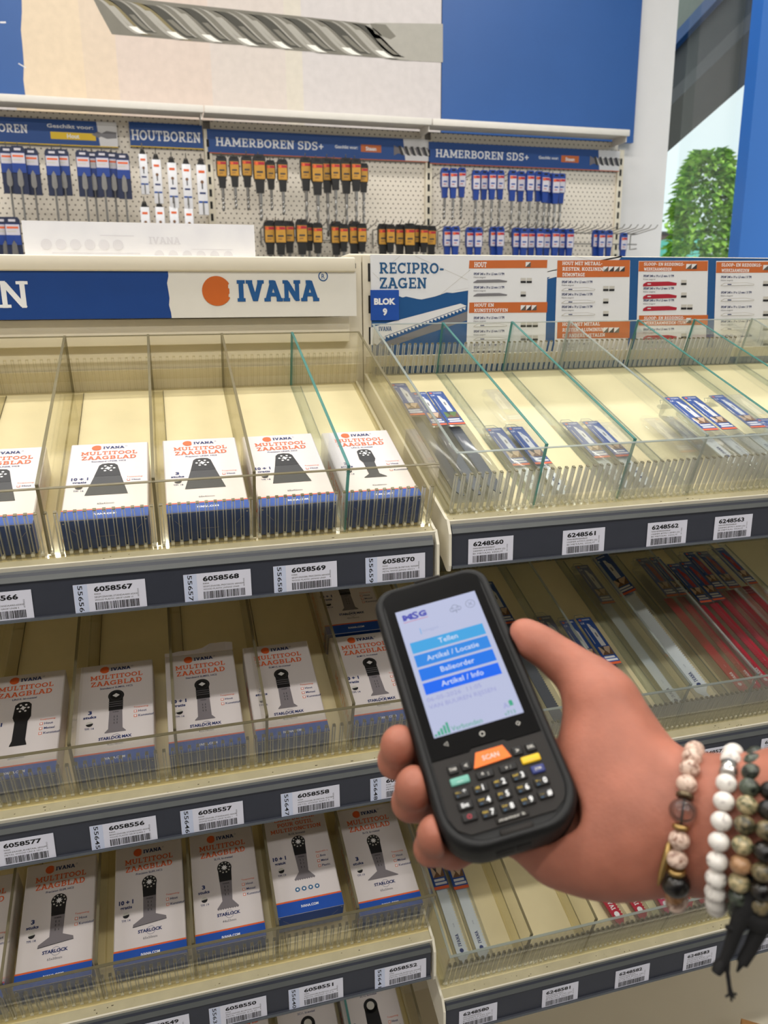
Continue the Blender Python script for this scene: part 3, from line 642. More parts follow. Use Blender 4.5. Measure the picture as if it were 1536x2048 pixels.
def ribs(m, xs, v, out, h, mt='acrylic_rib', foot=True):
    "upright clip slots moulded on an acrylic riser: two thin walls and a cap each"
    for x in xs:
        for dx in (-.0019, .0012): tbox(m, x+dx, x+dx+.0008, v, v+out, .004, h, mt)
        tbox(m, x-.0017, x+.0018, v, v+out, h, h+.0012, 'edge_grey' if mt == 'acrylic_rib' else mt)
        if foot: tbox(m, x-.0018, x+.0018, v-.0006, v+out, .0016, .0046, 'rib_foot')
def tray(k, x0, x1, mt, pitch, xr0, xr1, edge, backlab):
    t = empty('acrylic_tray', org(k), 'clear acrylic riser set with ribbed front and back on the %s shelf' % NAMES[k], 'shelf riser', 'acrylic risers')
    H = .088; rh = .055
    for nm, v in (('front_pane', .0150), ('back_pane', DEPTH)):
        m = MB(); tbox(m, x0, x1, v, v+.003, .0015, H, mt); tbox(m, x0, x1, v-.0003, v+.0033, H, H+.0008, 'edge_grey' if 'old' in mt else 'edge_light')
        xs = np.arange(xr0, xr1, pitch); ribs(m, xs, v+.0032 if nm == 'front_pane' else v-.0045, .0042, rh, 'acrylic_old' if (k[0] == 'A' and nm == 'back_pane') else 'acrylic_rib', nm == 'front_pane')
        tbox(m, x0, x1, v-.002, v+.012, .0003, .0015, mt); m.build(nm, t)
    for nm, x in (('side_pane', x0), ('side_pane', x1-.003)):
        m = MB(); tbox(m, x, x+.003, .018, DEPTH, .0015, H, mt); tbox(m, x-.0002, x+.0032, .018, DEPTH, H, H+.0010, edge); tbox(m, x-.004, x+.012 if x < x1-.01 else x+.003, .02, DEPTH, .0003, .0015, mt); m.build(nm, t)
    return t
for k in ('A1', 'A2', 'A3', 'A4'): tray(k, -.69, .2995, 'acrylic_old', .0098, -.40 if k != 'A4' else .2, .296, 'edge_grey', '')
for k in ('B1', 'B2', 'B3'): tray(k, .3205, 1.31, 'acrylic', .0098 if k == 'B1' else .0085, .327, 1.02 if k == 'B1' else .98, 'edge_light', '')
def divider(k, x, new, label, tilt=0):
    t = empty('acrylic_divider', org(k)+Vector((x, 0, 0)), label, 'divider', 'acrylic dividers')
    H = .0905; e = 'edge_teal' if new == 'teal' else 'edge_grey' if new == 'old' else 'edge_light'; mt = 'acrylic_old' if new == 'old' else 'acrylic_new'
    m = MB(); tbox(m, -.0015, .0015, .021, DEPTH-.003, .0015, H, mt); pn_ = m.build('pane', t)
    m = MB(); tbox(m, -.0017, .0017, .0195, DEPTH-.002, H, H+.0012, e); tbox(m, -.0017, .0017, .0190, .0212, .002, H+.0012, e); tbox(m, -.0017, .0017, DEPTH-.003, DEPTH-.0012, .002, H, e); m.build('edge', pn_)
    m = MB(); tbox(m, -.001, .015, .026, DEPTH-.006, .0004, .0018, mt); tbox(m, .0146, .0154, .026, DEPTH-.006, .0002, .0021, 'edge_grey' if new == 'old' else 'edge_light'); m.build('foot', t)
for k in ('A1', 'A2', 'A3', 'A4'):
    for i, x in enumerate((-.245, -.138, -.0228, .0843, .1912)):
        teal = (k == 'A1' and i == 4) or (k == 'A4' and i == 4)
        divider(k, x, 'teal' if teal else 'old', '%s clear divider on the %s shelf, %s from the right end' % ('teal edged' if teal else 'yellowed', NAMES[k], ORD[4-i]))
for i, x in enumerate((.4385, .5605, .6665, .7995, .914, 1.036, 1.16)):
    divider('B1', x, ['teal', 'teal', 'clear', 'teal', 'teal', 'clear', 'clear'][i], '%s clear divider on the top right shelf, %s from its left end' % ('grey edged' if i in (2, 5, 6) else 'teal edged', ORD[i]))
for i, x in enumerate((.4385, .5605, .678, .7905, .912, 1.036, 1.16)):
    divider('B2', x, 'clear', 'clear divider on the middle right shelf, %s from its left end' % ORD[i])
for i, x in enumerate((.448, .553, .692, .83, .95)):
    divider('B3', x, 'old' if i < 2 else 'clear', 'clear divider on the lowest right shelf, %s from its left end' % ORD[i])

# the two shelving units that carry the shelves
def unit(x0, x1, name, back, py=.012):
    t = empty('shelving_unit', (x0, 1.272, 0), 'cream shelving unit ' + name, 'shelving', 'shelving units')
    MB().box(0, x1-x0, py, py+.008, .10, EYE+back, 'cream').build('back_panel', t)
    MB().box(0, x1-x0, -.40, .012, .0, .13, 'cream').build('plinth', t)
    for x in (-.006, x1-x0-.016):
        m = MB(); m.box(x, x+.024, -.004, .05, 0, EYE+back+.02, 'cream')
        for z in np.arange(.2, EYE+back, .05): m.box(x+.009, x+.015, -.0047, -.003, z, z+.028, 'slot')
        m.build('upright', t)
    return t
uA = unit(-.70, .306, 'with the boxed multitool blades, left', .07, -.009); uB = unit(.322, 1.33, 'with the saw blade packs, right', .07)
MB().box(0, 1.01, -.40, .012, .131, .149, 'cream').build('base_deck', uB)
MB().tube([(.90, -.16, .62), (1.03, -.16, .62)], .007, 'steel').build('cross_rod', uA)

# ------------------------------------------------------------------ header boards
HY = 1.236
def plane_fn(o):
    def g(px, py):
        p = at(px, py, o.y)-o; return (p.x, p.z)
    return g
# left board: blue with torn edge and the round orange mark
oA = Vector((-.70, HY, at(710, 632, HY).z)); g = plane_fn(oA)
x1 = at(712, 560, HY).x-oA.x; zt = at(400, 543, HY).z-oA.z
A = Art(); A.rect(0, 0, x1, zt, 'gondola_white', 0)
tear = [(335, 538), (337, 552), (334, 566), (337, 583), (339, 597), (338, 610), (342, 625), (344, 642)]
A.poly([g(-700, 650)[0:1]+(0.0,), (g(344, 642)[0], 0)]+[g(*q) for q in tear[::-1]][1:]+[(g(335, 538)[0], zt), (g(-700, 538)[0], zt)], 'gondola_blue', 1)
A.text('N', g(2, 616)[0]-.002, g(2, 616)[1], g(2, 562)[1]-g(2, 616)[1], 'ink_white', 3, 'slab', w=g(66, 600)[0]-g(3, 600)[0], tk=.9)
xe = g(-4, 616)[0]; A.text('E', xe, g(2, 616)[1], g(2, 562)[1]-g(2, 616)[1], 'ink_white', 3, 'slab', al='r', tk=.9)
def logo(A, cx, cy, r, tx, tw, th, ink, dot='ink_logo', layer=3, reg=True, txt='IVANA'):
    pts = []
    for i in range(29):
        a = math.radians(30+(330-30)*i/28); pts.append((cx+r*math.cos(a), cy+r*math.sin(a)))
    e = cx+r*.84
    pts += [(e+r*.03, cy-r*.42), (e-r*.06, cy-r*.40), (e-r*.04, cy-r*.20), (e+r*.02, cy-r*.18), (e+r*.02, cy+r*.16), (e-r*.05, cy+r*.18), (e-.05*r, cy+r*.40)]
    A.poly(pts, dot, layer); A.text(txt, tx, cy-th/2, th, ink, layer, 'slab', w=tw, tk=1.3)
    if reg:
        A.ring(tx+tw+th*.26, cy+th*.72, th*.25, th*.05, ink, layer); A.text('R', tx+tw+th*.26, cy+th*.6, th*.24, ink, layer, al='c')
lc = g(433.5, 582); lr = g(433.5, 582)[0]-g(404, 582)[0]
logo(A, lc[0], lc[1], lr, g(473, 582)[0], g(637, 582)[0]-g(473, 582)[0], g(550, 561)[1]-g(550, 602)[1], 'ink_logoblue')
hb = empty('header_board', oA, 'white and blue header board with orange disc logo on the left unit', 'sign', 'unit header boards')
MB().box(0, x1, 0, .008, 0, zt, 'gondola_white').art(A, (0, 0, 0), (1, 0, 0), (0, 0, 1), .0002).build('printed_panel', hb)
zc = at(400, 512, HY).z-oA.z
MB().rbox(0, x1-.001, -.004, .05, zt, zc, 'cream', .0025).build('top_cap', hb)
MB().rbox(0, x1-.008, .017, .026, at(400, 690, HY).z-oA.z, -.001, 'cream', .001).build('lower_rail', hb)
# right board: reciprocating saw blade chart
HYB = 1.264
oB = Vector((at(741, 508, HYB).x, HYB, -.118+EYE)); g = plane_fn(oB); zt = at(741, 509, HYB).z-oB.z; xw = 1.0
A = Art(); mat('chart_white', (226, 226, 228), .4, var=.012); mat('chart_blue', (26, 82, 138), .4, var=.015)
A.rect(0, 0, xw, zt, 'chart_blue', 0)
edge = [(741, 594), (756, 594), (797, 592), (805, 595), (812, 593), (835, 598), (843, 599), (870, 593), (893, 585), (905, 586), (936, 581)]
A.poly([(0, g(741, 594)[1])]+[g(*q) for q in edge]+[g(1100, 554), g(1095, 558), g(1235, 523), g(1245, 511), (g(1245, 511)[0], zt), (0, zt)], 'chart_white', 1)
for q in [((760, 545), (800, 512)), ((830, 512), (935, 560)), ((880, 590), (940, 540)), ((775, 575), (745, 545)), ((1180, 520), (1150, 512))]: A.line(*g(*q[0]), *g(*q[1]), .0006, 'ink_light', 2)
def tx(txt, px, py, px2, h, ink, font='sans', layer=4, bold=0.0, tk=1.0):
    p, p2 = g(px, py), g(px2, py); A.text(txt, p[0], p[1], h, ink, layer, font, w=p2[0]-p[0], bold=bold, tk=tk)
pxh = g(800, 520)[1]-g(800, 521)[1]
tx('RECIPRO-', 758, 547, 888, 22*pxh, 'ink_signhead', 'slab', tk=1.0); tx('ZAGEN', 758, 577, 853, 22*pxh, 'ink_signhead', 'slab')
# saw blade picture
A.poly([g(741, 690), g(741, 655), g(797, 640), g(921, 607), g(933, 612), g(770, 672), g(755, 690)], 'ink_pale', 2)
n = 24
for i in range(n):
    a = Vector(g(757+(931-757)*i/n, 678+(614-678)*i/n)); b_ = Vector(g(757+(931-757)*(i+1)/n, 678+(614-678)*(i+1)/n))
    A.poly([a, a+(b_-a)*.55+Vector((.0022, -.0042)), b_], 'ink_pale', 2)
A.poly([g(770, 684), g(936, 622), g(936, 640), g(760, 700)], 'ink_grey', 1)
tx('IVANA', 757, 662, 783, 9*pxh, 'ink_signhead', 'slab')
# panels of the chart
def panel(x0, x1, items, ybot):
    A.poly([g(x0, 522), g(x1, 521), g(x1-5, ybot), g(x0-6, ybot)], 'chart_white', 2)
    for it in items:
        if it[0] == 'bar':
            _, y0, y1, lines, icons = it
            A.poly([g(x0+.5, y0), g(x1-.5, y0-1), g(x1-1.5, y1-1), g(x0-.5, y1)], 'ink_rust', 3)
            for j, l in enumerate(lines):
                yy = y0+ (y1-y0)*(j+.86)/len(lines)-(y1-y0)*.02
                tx(l, x0+10, yy, x0+10+len(l)*(6.2 if len(lines) == 1 else 5.6 if len(l) < 13 and lines[0] == 'HOUT EN' else 5.0 if 'SLOOP' not in lines[0] else 4.25), (y1-y0)/len(lines)*.66*pxh, 'ink_white', 'slab', tk=1.05)
            ix = 44+ (10 if icons > 2 else 0)
            for j in range(icons):
                a, b_ = g(x1-ix+11*j, (y0+y1)/2-5), g(x1-ix+11*j+9.5, (y0+y1)/2+5)
                A.rect(a[0], b_[1], b_[0], a[1], 'ink_pale', 4); A.poly([(a[0], b_[1]), (b_[0], b_[1]), (b_[0], a[1])], 'ink_dark' if j % 2 else 'ink_mid', 5)
        else:
            _, y, kind, icons = it
            tx('S924F 240 x 19 x 1,5 mm / 3 TPI', x0+9, y, x0+70, 5*pxh, 'ink_navy', bold=.03); tx('Kleine zaagsnit', x0+9, y+6, x0+33, 3.6*pxh, 'ink_grey')
            c = {'g': 'ink_grey', 'w': 'ink_light', 'r': 'ink_red'}[kind]; t_ = 7 if kind != 'r' else 10
            A.poly([g(x0+9, y+14), g(x0+16, y+10), g(x0+60, y+9), g(x0+76, y+12), g(x0+75, y+9+t_*.8), g(x0+12, y+9+t_), g(x0+8, y+9+t_)], c, 4)
            if kind == 'w': A.poly([g(x0+11, y+14.3), g(x0+17, y+11), g(x0+60, y+10), g(x0+74.5, y+12.6), g(x0+74, y+8.2+t_*.8), g(x0+13, y+8.2+t_)], 'chart_white', 5); A.rect(*g(x0+22, y+14), *g(x0+30, y+12), 'ink_navy', 6)
            if kind == 'r': A.rect(*g(x0+17, y+15), *g(x0+24, y+13), 'ink_pale', 6)
            for j in range(icons):
                a, b_ = g(x1-54+12*j, y+6), g(x1-44+12*j, y+16)
                A.rect(a[0], b_[1], b_[0], a[1], 'ink_light', 4); A.rect(a[0], b_[1], b_[0], b_[1]+(a[1]-b_[1])*.4, 'ink_black', 5)
panel(938, 1095, [('bar', 521, 537, ['HOUT'], 1), ('it', 550, 'g', 2), ('it', 577, 'g', 1), ('bar', 605, 626, ['HOUT EN', 'KUNSTSTOFFEN'], 3), ('it', 638, 'w', 3), ('it', 665, 'w', 3), ('it', 692, 'g', 2)], 705)
panel(1114, 1260, [('bar', 521, 555, ['HOUT MET METAAL-', 'RESTEN, KOZIJNEN-', 'DEMONTAGE'], 4), ('it', 566, 'w', 2), ('it', 591, 'w', 1), ('it', 616, 'w', 1), ('bar', 643, 677, ['HOUT MET METAAL', 'RESTEN, ALUMINIUM', 'EN ANDERE METALEN'], 3), ('it', 690, 'w', 2)], 705)
panel(1277, 1416, [('bar', 523, 543, ['SLOOP- EN REDDINGS-', 'WERKZAAMHEDEN'], 2), ('it', 554, 'r', 1), ('it', 579, 'r', 1), ('it', 603, 'r', 2), ('bar', 631, 651, ['SLOOP- EN REDDINGS-', 'WERKZAAMHEDEN (TIJN)'], 1), ('it', 661, 'r', 1), ('it', 687, 'r', 1)], 705)
panel(1432, 1580, [('bar', 524, 546, ['SLOOP- EN REDDINGS-', 'WERKZAAMHEDEN'], 3), ('it', 556, 'w', 1), ('it', 587, 'w', 2), ('it', 616, 'w', 1), ('it', 645, 'w', 1), ('it', 675, 'w', 1)], 705)
hb = empty('header_board', oB, 'printed saw blade chart board with orange bars on the right unit', 'sign', 'unit header boards')
MB().box(0, xw, 0, .006, 0, zt, 'chart_white').art(A, (0, 0, 0), (1, 0, 0), (0, 0, 1), .0002).build('printed_panel', hb)
MB().rbox(-.035, xw, .006, .06, zt-.012, zt+.0015, 'cream', .002).build('top_cap', hb)
MB().box(-.008, -.001, .008, .02, 0, zt-.012, 'cream').build('side_rail', hb)
# blok 9 tag
A = Art(); p0, p1 = g(741, 641), g(797, 580); w_, h_ = p1[0]-p0[0], p1[1]-p0[1]
A.text('BLOK', w_*.5, h_*.53, h_*.20, 'ink_white', 1, bold=.05, al='c', w=w_*.76); A.text('9', w_*.5, h_*.18, h_*.22, 'ink_white', 1, bold=.05, al='c')
mat('tag_blue', (28, 78, 166), .4)
o = MB().box(0, w_, 0, .0012, 0, h_, 'tag_blue').art(A, (0, 0, 0), (1, 0, 0), (0, 0, 1), .0002).build('aisle_tag'); o.location = oB+Vector((p0[0], -.0022, p0[1]))
tag(o, 'square blue tag reading BLOK 9 on the saw blade chart', 'sign')
# blue strip of the neighbouring board just behind
p0 = at(722, 592, 1.30); p1 = at(760, 531, 1.30); A = Art(); A.text('E', .0165, (p1.z-p0.z)*.55, .010, 'ink_white', 1, 'slab')
o = MB().box(0, p1.x-p0.x+.02, 0, .006, 0, p1.z-p0.z, 'gondola_blue').art(A, (0, 0, 0), (1, 0, 0), (0, 0, 1), .0002).build('blue_strip'); o.location = (p0.x+.004, 1.290, p0.z)
tag(o, 'edge of a blue board behind the saw blade chart', 'sign')
# laminated sheet standing on top of the left unit
sh_o = at(45, 514, 1.268); sr = at(519, 516, 1.268).x-sh_o.x; stp = at(280, 441, 1.268).z-sh_o.z
t = empty('laminated_sheet', sh_o, 'white laminated sheet standing on top of the left unit', 'sheet')
A = Art()
mat('ghost_ink', (234, 232, 236), .5)
for k in range(6): A.disc(sr*(.10+.058*k), stp*.34, .0075, 'ghost_ink', 1)
A.rect(sr*.12, stp*.10, sr*.48, stp*.13, 'ghost_ink', 1); A.text('IVANA', sr*.52, stp*.38, .010, 'ghost_ink', 1, 'slab'); A.rect(sr*.7, stp*.24, sr*.88, stp*.255, 'ghost_ink', 1); A.rect(sr*.32, stp*.58, sr*.46, stp*.60, 'ghost_ink', 1)
for k in range(6): A.disc(sr*(.56+.06*k), stp*.08, .007, 'ghost_ink', 1)
mat('sheet_paper', (250, 249, 253), .35, bump=.1, bscale=40)
MB().box(.004, sr-.006, 0, .0006, -.03, stp-.003, 'sheet_paper').art(A, (0, 0, 0), (1, 0, 0), (0, 0, 1), .0002).build('paper', t)
MB().box(-.006, sr, -.0035, -.0025, -.03, stp, 'laminate').box(-.006, sr, .003, .004, -.03, stp+.002, 'laminate').build('sleeve', t)

# ------------------------------------------------------------------ price tickets on the rails
RB = random.Random(21)
def barcode(A, x0, x1, y0, y1):
    x = x0
    while x < x1:
        w_ = RB.choice((.00032, .0005, .0008, .0011)); A.rect(x, y0, min(x+w_, x1), y1, 'ink_black', 2); x += w_+RB.choice((.00035, .0005, .0008))
def ticket(k, x, num, side, l1, l2, label):
    h = .0325; w_ = .060; A = Art(); sx = .0148 if side else 0.0
    A.rect(0, 0, sx+w_, h, 'label_paper', 0)
    if side:
        A.rect(.0004, .0002, sx-.0004, h-.0002, 'label_tint', 1); A.text(side, .0045, h*.97, .0050, 'ink_black', 2, rot=-90, w=h*.94, bold=.01)
    A.text(num, sx+.0062, h*.715, .0056, 'ink_black', 2, bold=.035, w=.0405)
    A.text('IVANA' if side else l1, sx+.0062, h*.60, .0017, 'ink_mid', 2, bold=.01)
    A.text(l1 if side else l2, sx+.0062, h*.49, .0019, 'ink_mid', 2, w=.0455 if side else .043); A.text(l2 if side else 'BI METAAL HOUT', sx+.0062, h*.385, .0019, 'ink_mid', 2, w=.040)
    A.text('18/11/2025', sx+.0525, h*.40, .0016, 'ink_grey', 2, rot=90)
    barcode(A, sx+.0062, sx+.0525, h*.06, h*.33)
    o = MB().box(0, sx+w_, 0, .0004, 0, h, 'label_paper').art(A, (0, 0, 0), (1, 0, 0), (0, 0, 1), .00008).build('price_ticket')
    o.location = org(k)+Vector((x, -.0066, -.0568+.0025)); return tag(o, label, 'price ticket', 'price tickets on the %s shelf' % NAMES[k])
for k, x, num, side, l1, l2 in [
    ('A1', -.2323, '6058566', '55655', 'SEGM.ZAAGBL.STANDAARD.65X42', 'WOOD PLASTIC GROF UN08 3'), ('A1', -.1157, '6058567', '55656', 'SEGM.ZAAGBL.STANDAARD.65X42', 'WOOD PLASTIC GROF UN08 10'),
    ('A1', .0002, '6058568', '55657', 'SEGM.ZAAGBL.PRECISION 68X42M', 'WOOD PLASTIC JAPANS UN09'), ('A1', .1009, '6058569', '55658', 'SEGM.ZAAGBL.PRECISION 68X42M', 'WOOD PLASTIC JAPANS UN09'),
    ('A1', .2105, '6058570', '55659', 'SEGM.ZAAGBL.BI-METAAL 42X60M', 'METAL WOOD JAPANS UN12 3'),
    ('A2', -.2423, '6058577', '55644', 'SEGM.ZAAGBL.BI-METAAL 28X60M', 'METAL WOOD UN15 10+1'), ('A2', -.128, '6058556', '55645', 'SEGM.ZAAGBL.STANDAARD 42X78', 'WOOD PLASTIC GROF SLM02 3'),
    ('A2', -.0249, '6058557', '55646', 'SEGM.ZAAGBL.STANDAARD 42X78', 'WOOD PLASTIC GROF SLM02 1'), ('A2', .0968, '6058558', '55647', 'SEGM.ZAAGBL.BI-METAAL 42X78M', 'METAL WOOD SLM12 3'),
    ('A2', .2121, '6058559', '55648', 'SEGM.ZAAGBL.BI-METAAL 42X78M', 'METAL WOOD SLM12 10'),
    ('A3', -.1103, '6058549', '55638', 'SEGM.ZAAGBL.BI-METAAL 44X55M', 'METAL WOOD SL10 3'), ('A3', -.0103, '6058550', '55639', 'SEGM.ZAAGBL.BI-METAAL 44X55M', 'METAL WOOD SL10 10'),
    ('A3', .0943, '6058551', '55640', 'SEGM.ZAAGBL.BI-METAAL 65X50M', 'METAL WOOD SL13 3'), ('A3', .2141, '6058552', '55641', 'SEGM.ZAAGBL.BI-METAAL 65X50M', 'METAL WOOD SL13 3')]:
    ticket(k, x, num, side, l1, l2, 'white price ticket reading %s on the %s rail' % (num, NAMES[k]))
for k, x, num, l2 in [('B1', .3413, '6248560', '240MM 4-5TPI/1,5MM (2)'), ('B1', .4698, '6248561', '150MM 6TPI/1,5MM (2)'), ('B1', .5929, '6248562', '150MM 8TPI/1,5MM (2)'), ('B1', .6962, '6248563', '230MM 8TPI/1,5MM (2)'),
    ('B2', .7072, '6248573', '300MM 10TPI (2)'), ('B2', .8178, '6248574', '300MM 10TPI (2)'), ('B3', .3401, '6248580', '300MM 6TPI (2)'), ('B3', .4735, '6248581', '225MM 6TPI (2)'),
    ('B3', .5976, '6248582', '150MM 8TPI (2)'), ('B3', .7199, '6248583', '225MM 8TPI (2)'), ('B3', .8402, '6248584', '150MM 8TPI (2)')]:
    ticket(k, x, num, None, 'IVANA RECIPROZAAGBLAD', l2, 'white price ticket reading %s on the %s rail' % (num, NAMES[k]))

# ------------------------------------------------------------------ cartons of multitool blades
BW, BL, BT = .0915, .167, .040
def blade_art(A, kind, cx, top, bot):
    H = top-bot
    def star(y, r, n=8, ink='ink_pale'):
        pts = []
        for i in range(2*n):
            a = PI*i/n+.2; q = r if i % 2 == 0 else r*.5; pts.append((cx+q*math.cos(a), y+q*math.sin(a)))
        A.poly(pts, ink, 4)
    def spread(w0, w1, wf, y0, y1, yk, ink, teeth=0):
        A.poly([(cx-w0, y0), (cx+w0, y0), (cx+w1, yk), (cx+wf, y1+.0012), (cx+wf, y1), (cx-wf, y1), (cx-wf, y1+.0012), (cx-w1, yk)], ink, 2)
        if teeth:
            for i in range(teeth):
                x = cx-wf+2*wf*i/teeth; A.poly([(x, y1+.0001), (x+2*wf/teeth*.5, y1-.0016), (x+2*wf/teeth, y1+.0001)], ink, 2)
    if kind == 'wide':                                   # broad flared blade with black head
        A.poly([(cx-.0105, top-.005), (cx-.007, top-.001), (cx, top), (cx+.007, top-.001), (cx+.0105, top-.005), (cx+.015, top-H*.42), (cx-.015, top-H*.42)], 'ink_black', 3)
        A.poly([(cx-.015, top-H*.42), (cx+.015, top-H*.42), (cx+.0235, bot), (cx-.0235, bot)], 'ink_dark', 2)
        yy = top-H*.17; star(yy, .0045, 4)
        for a in range(0, 360, 60): A.disc(cx+.0068*math.cos(math.radians(a)), yy+.0062*math.sin(math.radians(a)), .0016, 'ink_pale', 4, 8)
    elif kind in ('neck', 'straight'):
        A.poly([(cx-.0095, top-.005), (cx-.006, top-.001), (cx, top), (cx+.006, top-.001), (cx+.0095, top-.005), (cx+.0105, top-H*.36), (cx+.008, top-H*.46), (cx-.008, top-H*.46), (cx-.0105, top-H*.36)], 'ink_black', 3)
        ink = 'ink_dark' if kind == 'neck' else 'ink_black'
        spread(.0075, .0075 if kind == 'straight' else .0068, .0095 if kind == 'straight' else .0145, top-H*.45, bot, bot+H*.12, ink)
        yy = top-H*.15; star(yy, .0042, 4)
        for a in range(0, 360, 60): A.disc(cx+.0062*math.cos(math.radians(a)), yy+.0058*math.sin(math.radians(a)), .0015, 'ink_pale', 4, 8)
    elif kind == 'slm':
        A.disc(cx, top-.0095, .0098, 'ink_black', 3, 24); A.rect(cx-.0085, top-.034, cx+.0085, top-.010, 'ink_black', 2)
        for y in (.020, .0235, .027): A.rect(cx-.009, top-y-.0006, cx+.009, top-y+.0004, 'ink_grey', 4)
        A.poly([(cx-.0045, top-.009), (cx, top-.0055), (cx+.0045, top-.009), (cx, top-.0125)], 'ink_pale', 5); A.ring(cx, top-.0095, .0085, .0012, 'ink_dark', 4)
        spread(.0078, .0085, .0125, top-.0335, bot, bot+.006, 'ink_steel')
        A.text('IVANA', cx, top-.0375, .0016, 'ink_black', 3, 'slab', al='c')
        for y in (.046, .051, .056): A.rect(cx-.002, top-y, cx-.0012, top-y+.003, 'ink_dark', 3); A.rect(cx+.0015, top-y, cx+.0023, top-y+.003, 'ink_dark', 3)
    elif kind == 'ring':
        A.disc(cx, top-.011, .0112, 'ink_black', 2, 24); A.disc(cx, top-.0105, .0062, 'ink_light', 3, 20); A.poly([(cx-.0105, top-.012), (cx+.0105, top-.012), (cx+.0125, bot), (cx-.0125, bot)], 'ink_black', 2)
    else:                                                # star head, grey blade
        A.disc(cx, top-.0098, .0100, 'ink_black', 3, 24); A.poly([(cx-.0095, top-.010), (cx+.0095, top-.010), (cx+.0085, top-.030), (cx-.0085, top-.030)], 'ink_black', 2)
        yy = top-.0095; star(yy, .0048, 8)
        for a in range(0, 360, 36): A.disc(cx+.0075*math.cos(math.radians(a)), yy+.0075*math.sin(math.radians(a)), .0011, 'ink_light', 4, 8)
        A.text('IVANA', cx, top-.0345, .0020, 'ink_black', 4, 'slab', al='c')
        if kind == 'wfoot':
            A.poly([(cx-.0085, top-.030), (cx+.0085, top-.030), (cx+.0078, bot+.013), (cx+.021, bot+.0075), (cx+.0215, bot+.0035), (cx-.022, bot-.0005), (cx-.0215, bot+.003), (cx-.0085, bot+.0115)], 'ink_steel', 2)
            A.poly([(cx-.022, bot-.0005), (cx+.0215, bot+.0035), (cx+.0215, bot+.0028), (cx-.022, bot-.0014)], 'ink_dark', 3)
        elif kind == 'tooth': spread(.0085, .0068, .0145, top-.030, bot, bot+.011, 'ink_steel', 9)
        else: spread(.0085, .0065, .0225, top-.030, bot, bot+.0115, 'ink_steel')
        for y in (.040, .045, .051): A.rect(cx-.0025, top-y, cx-.0015, top-y+.0032, 'ink_dark', 3); A.rect(cx+.0018, top-y, cx+.0026, top-y+.0026, 'ink_dark', 3)
def carton_art(sub, count, unit_, tpi, kind, size, mats, lock, title=('MULTITOOL', 'ZAAGBLAD')):
    A = Art(); W_, L_ = BW, BL; cx = W_*.5; R = lambda f: L_*(1-f)
    A.rect(0, 0, W_, L_*.105, 'ink_royal', 1); A.rect(0, L_*.105, W_, L_*.118, 'ink_orange', 1)
    A.text('IVANA.COM', cx, L_*.045, L_*.021, 'ink_white', 2, bold=.03, al='c', w=W_*.26)
    sh = .03 if len(title) > 2 else 0
    logo(A, W_*.335, R(.068), .0060, W_*.415, W_*.275, .0056, 'ink_navy', 'ink_orange', 2, False); A.ring(W_*.715, R(.055), .0012, .0003, 'ink_navy', 2, 10)
    if len(title) == 2:
        A.text(title[0], cx, R(.170), L_*.047, 'ink_orange', 2, 'slab', al='c', w=W_*.72, tk=.95); A.text(title[1], cx, R(.238), L_*.049, 'ink_orange', 2, 'slab', al='c', w=W_*.70, tk=.95); ys = .276
    else:
        for j, tt in enumerate(title): A.text(tt, cx, R(.150+.055*j), L_*.037, 'ink_orange', 2, 'slab', al='c', w=W_*[.66, .58, .82][j], tk=.95)
        ys = .295
    A.text(sub, cx, R(ys), L_*.019, 'ink_navy', 2, bold=.012, al='c')
    A2 = Art(); blade_art(A2, kind, cx, R(.30 if len(title) == 2 else .315), R(.715)); A.put(A2, 0, 0)
    A.text(count, W_*.165, R(.515), L_*.034, 'ink_navy', 2, bold=.045, al='c', w=W_*(.05 if count == '3' else .205)); A.text(unit_, W_*.165, R(.555), L_*.026, 'ink_navy', 2, bold=.03, al='c', w=W_*.17)
    A.disc(W_*.165, R(.608), .0042, 'ink_light', 2, 16); A.poly([(W_*.165-.0042, R(.608)-.0005)]+[(W_*.165+.0042*math.cos(math.radians(a)), R(.608)+.0042*math.sin(math.radians(a))) for a in range(190, 380, 15)], 'ink_black', 3)
    A.text('TPI '+tpi, W_*.165, R(.662), L_*.019, 'ink_navy', 2, bold=.01, al='c')
    xr = W_*.735
    A.text('Toepassing:' if len(title) == 2 else 'Applicable a:', xr, R(.505), L_*.015, 'ink_orange', 2, w=W_*.20)
    for j, mm in enumerate(mats):
        y = R(.548+.045*j); A.rect(xr+.0003, y-.0005, xr+.0040, y+.0034, 'ink_orange', 2); A.rect(xr+.0009, y+.0001, xr+.0034, y+.0028, 'ink_pale', 3); A.text(mm, xr+.0058, y, L_*.021, 'ink_navy', 2, bold=.012)
    if lock:
        A.text(lock, cx, R(.775), L_*.026, 'ink_navy', 2, bold=.04, al='c', w=W_*(.34 if lock == 'STARLOCK' else .42)); A.ring(cx+.001, R(.766), .0056, .0004, 'ink_navy', 2)
    if size: A.text(size, cx, R(.83), L_*.020, 'ink_grey', 2, bold=.01, al='c')
    if len(title) > 2:
        for j in range(4): A.disc(W_*(.36+.1*j), R(.80), .0034, 'ink_teal', 2, 12); A.disc(W_*(.36+.1*j), R(.80), .0016, 'ink_pale', 3, 10)
    return A
